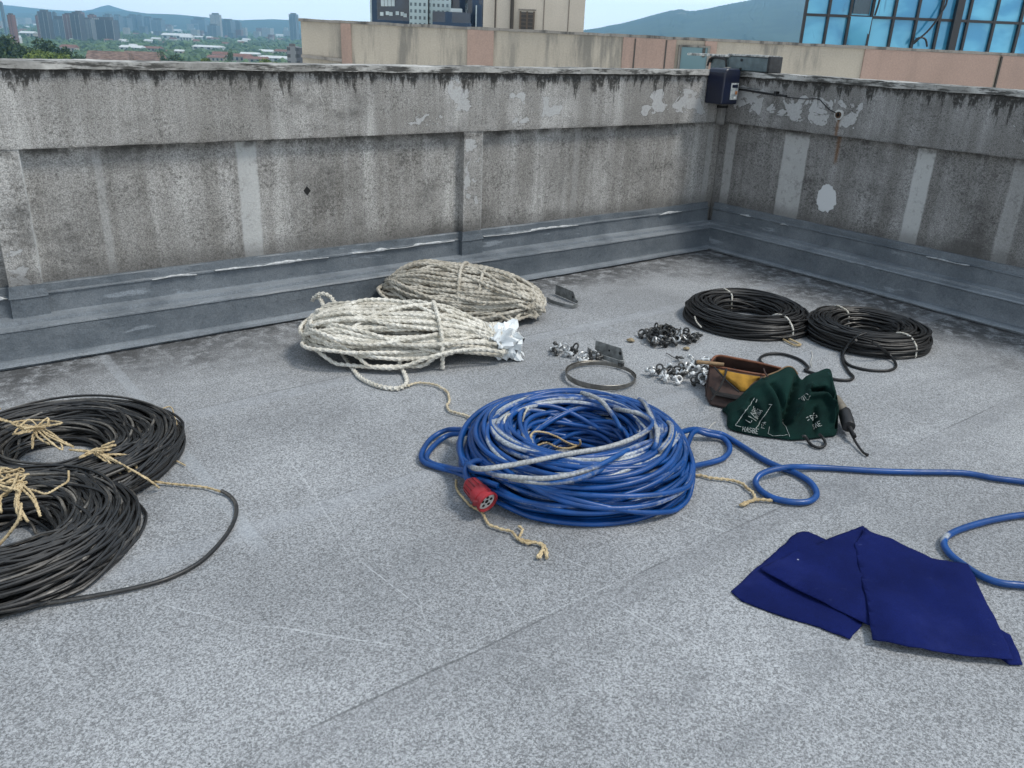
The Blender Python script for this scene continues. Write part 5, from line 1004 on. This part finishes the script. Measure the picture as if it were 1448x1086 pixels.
# unbroken woodland between the houses
def woods(n, seed):
    g = np.random.default_rng(seed); t = (1+5**.5)/2; I = np.array([(-1, t, 0), (1, t, 0), (-1, -t, 0), (1, -t, 0), (0, -1, t), (0, 1, t), (0, -1, -t), (0, 1, -t), (t, 0, -1), (t, 0, 1), (-t, 0, -1), (-t, 0, 1)])/math.sqrt(1+t*t)
    IF = [(0, 11, 5), (0, 5, 1), (0, 1, 7), (0, 7, 10), (0, 10, 11), (1, 5, 9), (5, 11, 4), (11, 10, 2), (10, 7, 6), (7, 1, 8), (3, 9, 4), (3, 4, 2), (3, 2, 6), (3, 6, 8), (3, 8, 9), (4, 9, 5), (2, 4, 11), (6, 2, 10), (8, 6, 7), (9, 8, 1)]
    V = []; Fs = []; W = []; k = 0
    while k < n:
        px = g.uniform(-260, 520); D = math.exp(g.uniform(math.log(1000), math.log(6500))); q = PD(px, 60, D); x, y = q[0], D
        if nz(x*.0022+3, y*.0011)+.35*nz(x*.008, y*.005) < -.3: continue
        r = g.uniform(4.5, 9)*(1+D/9000); z = GZ+5*nz(x*.002, y*.002)*min(1, D/2000); m = I*(1+.28*g.normal(0, 1, (12, 1)))*np.array([r, r, r*.85])+np.array([x, y, z+r*.6]); V.append(m); Fs += [(a+12*k, b_+12*k, c+12*k) for a, b_, c in IF]; W += [g.uniform(0, 1)]*12; k += 1
    b = MB(); b.add(np.concatenate(V), Fs, np.array(W)); return b
tag(woods(9500, 5).build('woodland', m_tl[2]), 'unbroken woodland between the far houses', kind='stuff')

# ------------------------------------------------------------------ town
def mt(k): return TM[k]
TM = {'dark': mat_tower('dark_flats', (.10, .10, .115), (.03, .035, .045), .25, .33, .55, .55), 'red': mat_tower('red_flats', (.26, .13, .11), (.06, .05, .05), .22, .33, .45, .5), 'grey': mat_tower('grey_flats', (.22, .22, .23), (.06, .07, .08), .22, .33, .5, .5), 'pale': mat_tower('pale_flats', (.42, .40, .38), (.10, .11, .12), .22, .33, .45, .5), 'blue': mat_tower('blue_grey_flats', (.16, .19, .22), (.05, .06, .08), .2, .3, .5, .5)}
m_rf = simple('flat_roofing', (.12, .11, .11), .9, 0, .3, .2)
def tower(px, py0, py1, wpx, D, k, label, group, dep=None, crown=True):
    q = PD(px, py0, D); w_ = wpx*D/1177; d = dep or w_*1.1; z1 = q[2]; t = empty('apartment_tower', (q[0], D, GZ), .12*math.sin(px), label, 'tower block', group); h = z1-GZ
    b = MB(); b.box((-w_/2, 0, -1), (w_/2, d, h)); b.build('tower_body', TM[k], t)
    if crown:
        b = MB(); b.box((-w_*.32, d*.2, h+.02), (w_*.3, d*.8, h+max(2.5, w_*.16))); b.build('lift_house', m_rf, t)
        if wpx > 7:
            for sx in (-.5, .06, .5): b = MB(); b.box((sx*w_-.5, -1., 0), (sx*w_+.5, -.02, h-1.5)); b.build('balcony_stack', TM['pale'] if k != 'pale' else TM['grey'], t)
    return t
gA, gB = 'cluster of high flats above the dark trees', 'distant towers on the plain'
for a in ((52, 22, 60, 5, 2300, 'red', 'narrow red brown high rise at the left of the cluster'), (59, 16, 60, 12, 2250, 'dark', 'tallest dark high rise in the left cluster'), (75, 17.5, 60, 4, 2900, 'blue', 'slim blue grey high rise showing above the cluster roofs'), (80, 27, 60, 24, 2500, 'blue', 'broad blue grey slab block inside the cluster'), (93, 20, 60, 10, 2350, 'red', 'red brown high rise with a paler side in the cluster'), (104, 19, 62, 12, 2200, 'dark', 'dark high rise in front with a pale edge strip'), (114, 24, 60, 8, 2400, 'grey', 'grey high rise between the dark and the red blocks'), (109, 17, 60, 10, 2600, 'red', 'red topped block set behind the grey high rise'), (128, 21, 58, 8, 2480, 'red', 'reddish high rise just left of the dark end block'), (121, 27, 58, 12, 2350, 'grey', 'grey slab with vertical strips next to the end block'), (146, 28, 58, 22, 2300, 'dark', 'wide dark end block of the cluster'), (134, 25, 58, 8, 2420, 'pale', 'pale narrow block against the wide dark end block')):
    tower(*a, gA)
for a in ((13, 21, 52, 7, 1500, 'red', 'thin red brown tower standing alone at the far left'), (0, 3, 40, 3, 2600, 'blue', 'slim tower cut by the left border of the view'), (-40, 8, 50, 10, 2600, 'grey', 'grey tower left of the slim border tower'), (150, 21, 45, 10, 4200, 'blue', 'bluish tower right behind the dark end block'), (163, 22, 44, 9, 4300, 'blue', 'bluish tower second from the end block'), (174, 25, 44, 10, 4600, 'blue', 'lower bluish tower in the row of five'), (185, 22, 43, 10, 4700, 'blue', 'bluish tower fourth in the row of five'), (196, 22, 43, 7, 4700, 'blue', 'slim bluish tower near the end of its row'), (206, 25, 43, 10, 4800, 'blue', 'squat bluish tower closing the row'), (220, 28, 45, 13, 4600, 'blue', 'broad low bluish block beside the row of towers'), (303, 20.5, 42, 12, 4300, 'pale', 'pale round shouldered tower alone on the plain'), (299, 36, 48, 12, 3900, 'blue', 'blue low block below the pale round shouldered tower'), (319, 29, 44, 13, 4400, 'blue', 'blue block right of the pale tower'), (334, 31, 44, 9, 4500, 'blue', 'small blue block after a wider one'), (279, 28, 40, 18, 5600, 'blue', 'wide faint block behind the pale tower'), (413, 20, 44, 9, 3900, 'blue', 'lone slender blue tower near the beige parapet')):
    tower(*a, gB)
gt = np.random.default_rng(8); FK = (('blue', 'faint blue grey block far out on the plain'), ('pale', 'faint pale block far out on the plain'), ('red', 'faint reddish block far out on the plain'))
for i in range(54):
    px = gt.uniform(-60, 425) if i % 3 else gt.uniform(150, 425); D = gt.uniform(3300, 6400); hor = 21.9+.0411*px; k, lab = FK[(i*7) % 3 if i % 4 else 1]; tower(px, hor+61.6*1177/D-gt.uniform(5, 13), 0, gt.uniform(4, 13), D, k, lab, 'faint blocks on the far plain', crown=False)
# small grey block next to the parapet, brown roofed halls, houses
m_tile = NT('brown_roof_tiles'); _p = m_tile.obj(); _c = m_tile.mix(m_tile.ramp(m_tile.noise(m_tile.map(_p, (.25, .8, .8)), 1., 5, .7), .35, .65), (.10, .062, .048), (.23, .155, .125)); m_tile.col(_c).set(Roughness=.9); m_tile = m_tile.m
m_whw = simple('white_wall', (.62, .60, .56), .8, 0, .2, .4); m_crw = simple('cream_wall', (.46, .40, .33), .8, 0, .2, .4); m_wrf = simple('white_sheet_roof', (.62, .63, .62), .6, 0, .25, .3); m_rrf = simple('terracotta_roof', (.22, .10, .07), .9, 0, .35, .3); m_dwn = simple('window_dark', (.04, .045, .05), .3)
def house(px, py, D, wpx, hpx, wall, roof, label, cat, group, name='house', rot=0., gable=.35, dep=.7, win=0, py_is_top=True):
    D = D if cat == 'hall' else 61.6*1177/max(9, py+hpx-21.9-.0411*px); q = PD(px, py, D); w_ = wpx*D/1177; h = hpx*D/1177; base = q[2]-h; base = min(base, GZ+4); t = empty(name, (q[0], D, base), rot, label, cat, group); hw = q[2]-base; rh = h*gable; d = w_*dep
    b = MB(); b.box((-w_/2, 0, -2), (w_/2, d, hw-rh)); b.build('wall', wall, t)
    e = w_*.03; z0, z1 = hw-rh+.01, hw; b = MB(); b.add([(-w_/2-e, -e, z0), (w_/2+e, -e, z0), (w_/2+e, d+e, z0), (-w_/2-e, d+e, z0), (-w_/2-e*.5, d/2, z1), (w_/2+e*.5, d/2, z1)], [(0, 1, 5, 4), (2, 3, 4, 5), (0, 4, 3), (1, 2, 5), (3, 2, 1, 0)]); b.build('roof', roof, t)
    for k in range(win):
        x = -w_/2+w_*(k+.5)/win; f = MB(); zt = hw-rh-.5*h*.15; f.box((x-w_/win*.22, -.15, zt-h*.3), (x+w_/win*.22, .1, zt)); f.build('window', m_dwn, t)
    return t
house(148, 72.5, 640, 54, 26, m_crw, m_tile, 'long brown tiled hall roof just above the parapet', 'hall', 'brown roofed halls', 'hall', .04, .5, .5, 6); house(198, 73, 655, 50, 26, m_crw, m_tile, 'second brown tiled hall roof joined on the right of the longer one', 'hall', 'brown roofed halls', 'hall', .02, .45, .5, 6)
b = empty('apartment_block', (*PD(417, 66, 420)[:2], GZ), .1, 'small grey and dark apartment block tucked against the beige parapet', 'apartment block'); h = PD(417, 66, 420)[2]-GZ
f = MB(); f.box((-3.8, 0, 0), (.4, 9, h)); f.build('grey_wing', TM['grey'], b); f = MB(); f.box((.45, .3, 0), (5.5, 9, h-.4)); f.build('dark_wing', TM['dark'], b); f = MB(); f.box((-3, 2, h+.01), (-.5, 5, h+1.2)); f.build('lift_house', m_rf, b)
g = np.random.default_rng(12)
HS = [(183, 64, 1000, 28, 9, 'w', 'white sheet roofed shed with a raised ridge behind the brown halls'), (187, 62, 1020, 10, 8, 'w', 'small white vent house on the sheet roofed shed'), (213, 65.5, 1100, 22, 8, 'p', 'low cream building right of the white shed'), (94, 63, 1300, 20, 12, 'r', 'reddish roofed building under the high flats'), (238, 71, 900, 8, 6, 'p', 'tiny cream house among trees right of the brown halls'), (252, 70, 920, 12, 7, 'p', 'cream house with a pale gable near the dark trees'), (240, 41, 3000, 22, 6, 'w', 'white long building on the plain'), (247, 47, 2600, 34, 9, 'w', 'largest white complex in the middle of the plain'), (262, 50, 2500, 16, 8, 'w', 'white block on the right of the large complex'), (266, 36, 3400, 14, 5, 'p', 'cream block behind the white complex'), (250, 34, 3600, 12, 5, 'p', 'cream far block over the white building'), (285, 51, 2300, 22, 5, 'w', 'low white strip building by the woodland'), (290, 64, 1300, 36, 7, 'w', 'long white roofed works among trees'), (310, 73, 800, 20, 12, 'r', 'red brown house with a hipped roof near the parapet'), (304, 78, 760, 22, 10, 'r', 'red brown roof in front of the hipped one'), (338, 76, 780, 26, 12, 'r', 'brown roofed row house by the white sheds'), (360, 80, 700, 30, 10, 'r', 'brown roof lowest along the parapet'), (352, 74, 900, 24, 7, 'w', 'white building with a pale flat roof by the brown row'), (385, 79, 720, 36, 9, 'w', 'white sheet roof running towards the small grey block'), (375, 70, 1000, 18, 8, 'p', 'pale house near the small grey block'), (398, 70, 980, 18, 8, 'p', 'pale house next to the grey block'), (327, 47, 2400, 18, 4, 'w', 'white low building in the far trees'), (300, 53, 2000, 14, 4, 'p', 'cream house at the wood edge'), (342, 57, 1700, 12, 4, 'p', 'cream cottage deep in the wood'), (170, 55, 1900, 12, 5, 'w', 'white house below the five towers'), (176, 57, 1800, 9, 4, 'w', 'small white house below the five towers'), (152, 55, 1900, 10, 5, 'p', 'cream house at the foot of the end block'), (345, 34, 4200, 8, 4, 'p', 'tiny far cream block'), (375, 31, 4600, 12, 3, 'w', 'tiny far white block'), (282, 37, 3800, 7, 7, 'p', 'narrow cream block left of the pale tower'), (30, 29, 3300, 34, 5, 'p', 'cream row behind the thin red tower'), (36, 44, 2000, 20, 8, 'p', 'grey cream flats between the trees and the cluster'), (20, 50, 1400, 12, 12, 'w', 'white house at the foot of the thin red tower')]
for i, (px, py, D, w_, h, k, lab) in enumerate(HS):
    house(px, py, D, w_, h, m_whw if k == 'w' else m_crw, {'w': m_wrf, 'p': m_wrf if i % 2 else m_rrf, 'r': m_rrf}[k], lab, 'house', 'houses on the plain', 'house', .1*math.sin(i*2.), .3, .6, 4 if w_ > 15 else 2)
# scattered far houses, each a few pixels
me_b = []
for k, (wl_, rf_) in enumerate(((m_whw, m_wrf), (m_crw, m_rrf), (m_whw, m_rrf), (m_crw, m_wrf))):
    b = MB(); b.box((-8, 0, -2), (8, 11, 7)); mi = MB(); b.add([(-8.4, -.4, 7.01), (8.4, -.4, 7.01), (8.4, 11.4, 7.01), (-8.4, 11.4, 7.01), (-8.2, 5.5, 10.5), (8.2, 5.5, 10.5)], [(0, 1, 5, 4), (2, 3, 4, 5), (0, 4, 3), (1, 2, 5)], mi=1)
    me = b.mesh('house'); me.materials.append(wl_); me.materials.append(rf_); me_b.append(me)
for k in range(90):
    px = g.uniform(-20, 425); D = math.exp(g.uniform(math.log(2300), math.log(7000))); q = PD(px, 60, D); o = bpy.data.objects.new('house', me_b[k % 4]); COL.objects.link(o); o.location = (q[0], D, GZ+4); o.rotation_euler = (0, 0, g.uniform(-.6, .6)); s = g.uniform(.55, 1.1)*(1+D/9000); o.scale = (s*g.uniform(.8, 1.8), s, s*g.uniform(.8, 1.4))
    tag(o, ('tiny white sheet roofed house among the trees of the plain', 'tiny cream terracotta roofed house among the trees of the plain', 'tiny white terracotta roofed house among the trees of the plain', 'tiny cream sheet roofed house among the trees of the plain')[k % 4], 'house', 'tiny houses among the far trees')

# ------------------------------------------------------------------ haze
b = MB(); b.box((-14000, -80, GZ-9), (14000, 10300, 400)); o = b.build('haze', None)
hm = bpy.data.materials.new('haze'); hm.use_nodes = True; ht = hm.node_tree; ht.nodes.clear(); ho = ht.nodes.new('ShaderNodeOutputMaterial'); hv = ht.nodes.new('ShaderNodeVolumePrincipled')
hv.inputs['Color'].default_value = (.42, .73, 1., 1); hv.inputs['Density'].default_value = .000125; hv.inputs['Anisotropy'].default_value = .65; ht.links.new(hv.outputs[0], ho.inputs['Volume']); o.data.materials.append(hm); tag(o, 'thin blue summer haze over the plain', kind='stuff')

# ------------------------------------------------------------------ light
w = bpy.data.worlds.new('World'); S.world = w; w.use_nodes = True
nt = w.node_tree; bg = nt.nodes['Background']; sky = nt.nodes.new('ShaderNodeTexSky'); sky.sky_type = 'NISHITA'; sky.sun_disc = False
SUN_EL, SUN_AZ = R_(58), R_(105)            # azimuth clockwise from +Y
sky.sun_elevation = SUN_EL; sky.sun_rotation = SUN_AZ; sky.air_density = 1.; sky.dust_density = .6; sky.ozone_density = 1.
mx = nt.nodes.new('ShaderNodeMix'); mx.data_type = 'RGBA'; mx.inputs[0].default_value = .72        # a thin bright overcast veil over the clear sky
wc = nt.nodes.new('ShaderNodeTexCoord'); ws = nt.nodes.new('ShaderNodeSeparateXYZ'); nt.links.new(wc.outputs['Generated'], ws.inputs[0])
wr_ = nt.nodes.new('ShaderNodeMapRange'); wr_.interpolation_type = 'SMOOTHSTEP'; nt.links.new(ws.outputs[2], wr_.inputs[0]); wr_.inputs[1].default_value = 0.; wr_.inputs[2].default_value = .38
wv_ = nt.nodes.new('ShaderNodeMix'); wv_.data_type = 'RGBA'; nt.links.new(wr_.outputs[0], wv_.inputs[0]); wv_.inputs[6].default_value = (14., 14.8, 15.4, 1); wv_.inputs[7].default_value = (4.9, 5.6, 6.2, 1); nt.links.new(wv_.outputs[2], mx.inputs[7]); nt.links.new(sky.outputs[0], mx.inputs[6]); nt.links.new(mx.outputs[2], bg.inputs[0]); bg.inputs[1].default_value = .1
ld = bpy.data.lights.new('sun', 'SUN'); ld.energy = 1.65; ld.angle = R_(15); ld.color = (1, .95, .87)
lo = bpy.data.objects.new('sun', ld); COL.objects.link(lo)
sd = Vector((math.sin(SUN_AZ)*math.cos(SUN_EL), math.cos(SUN_AZ)*math.cos(SUN_EL), math.sin(SUN_EL)))
lo.rotation_euler = (-sd).to_track_quat('-Z', 'Y').to_euler(); lo.location = (0, 0, 20)
S.view_settings.view_transform = 'Standard'; S.view_settings.look = 'None'; S.view_settings.exposure = .70; S.view_settings.gamma = 1
S.cycles.use_denoising = True; S.cycles.max_bounces = 8; S.cycles.volume_bounces = 4
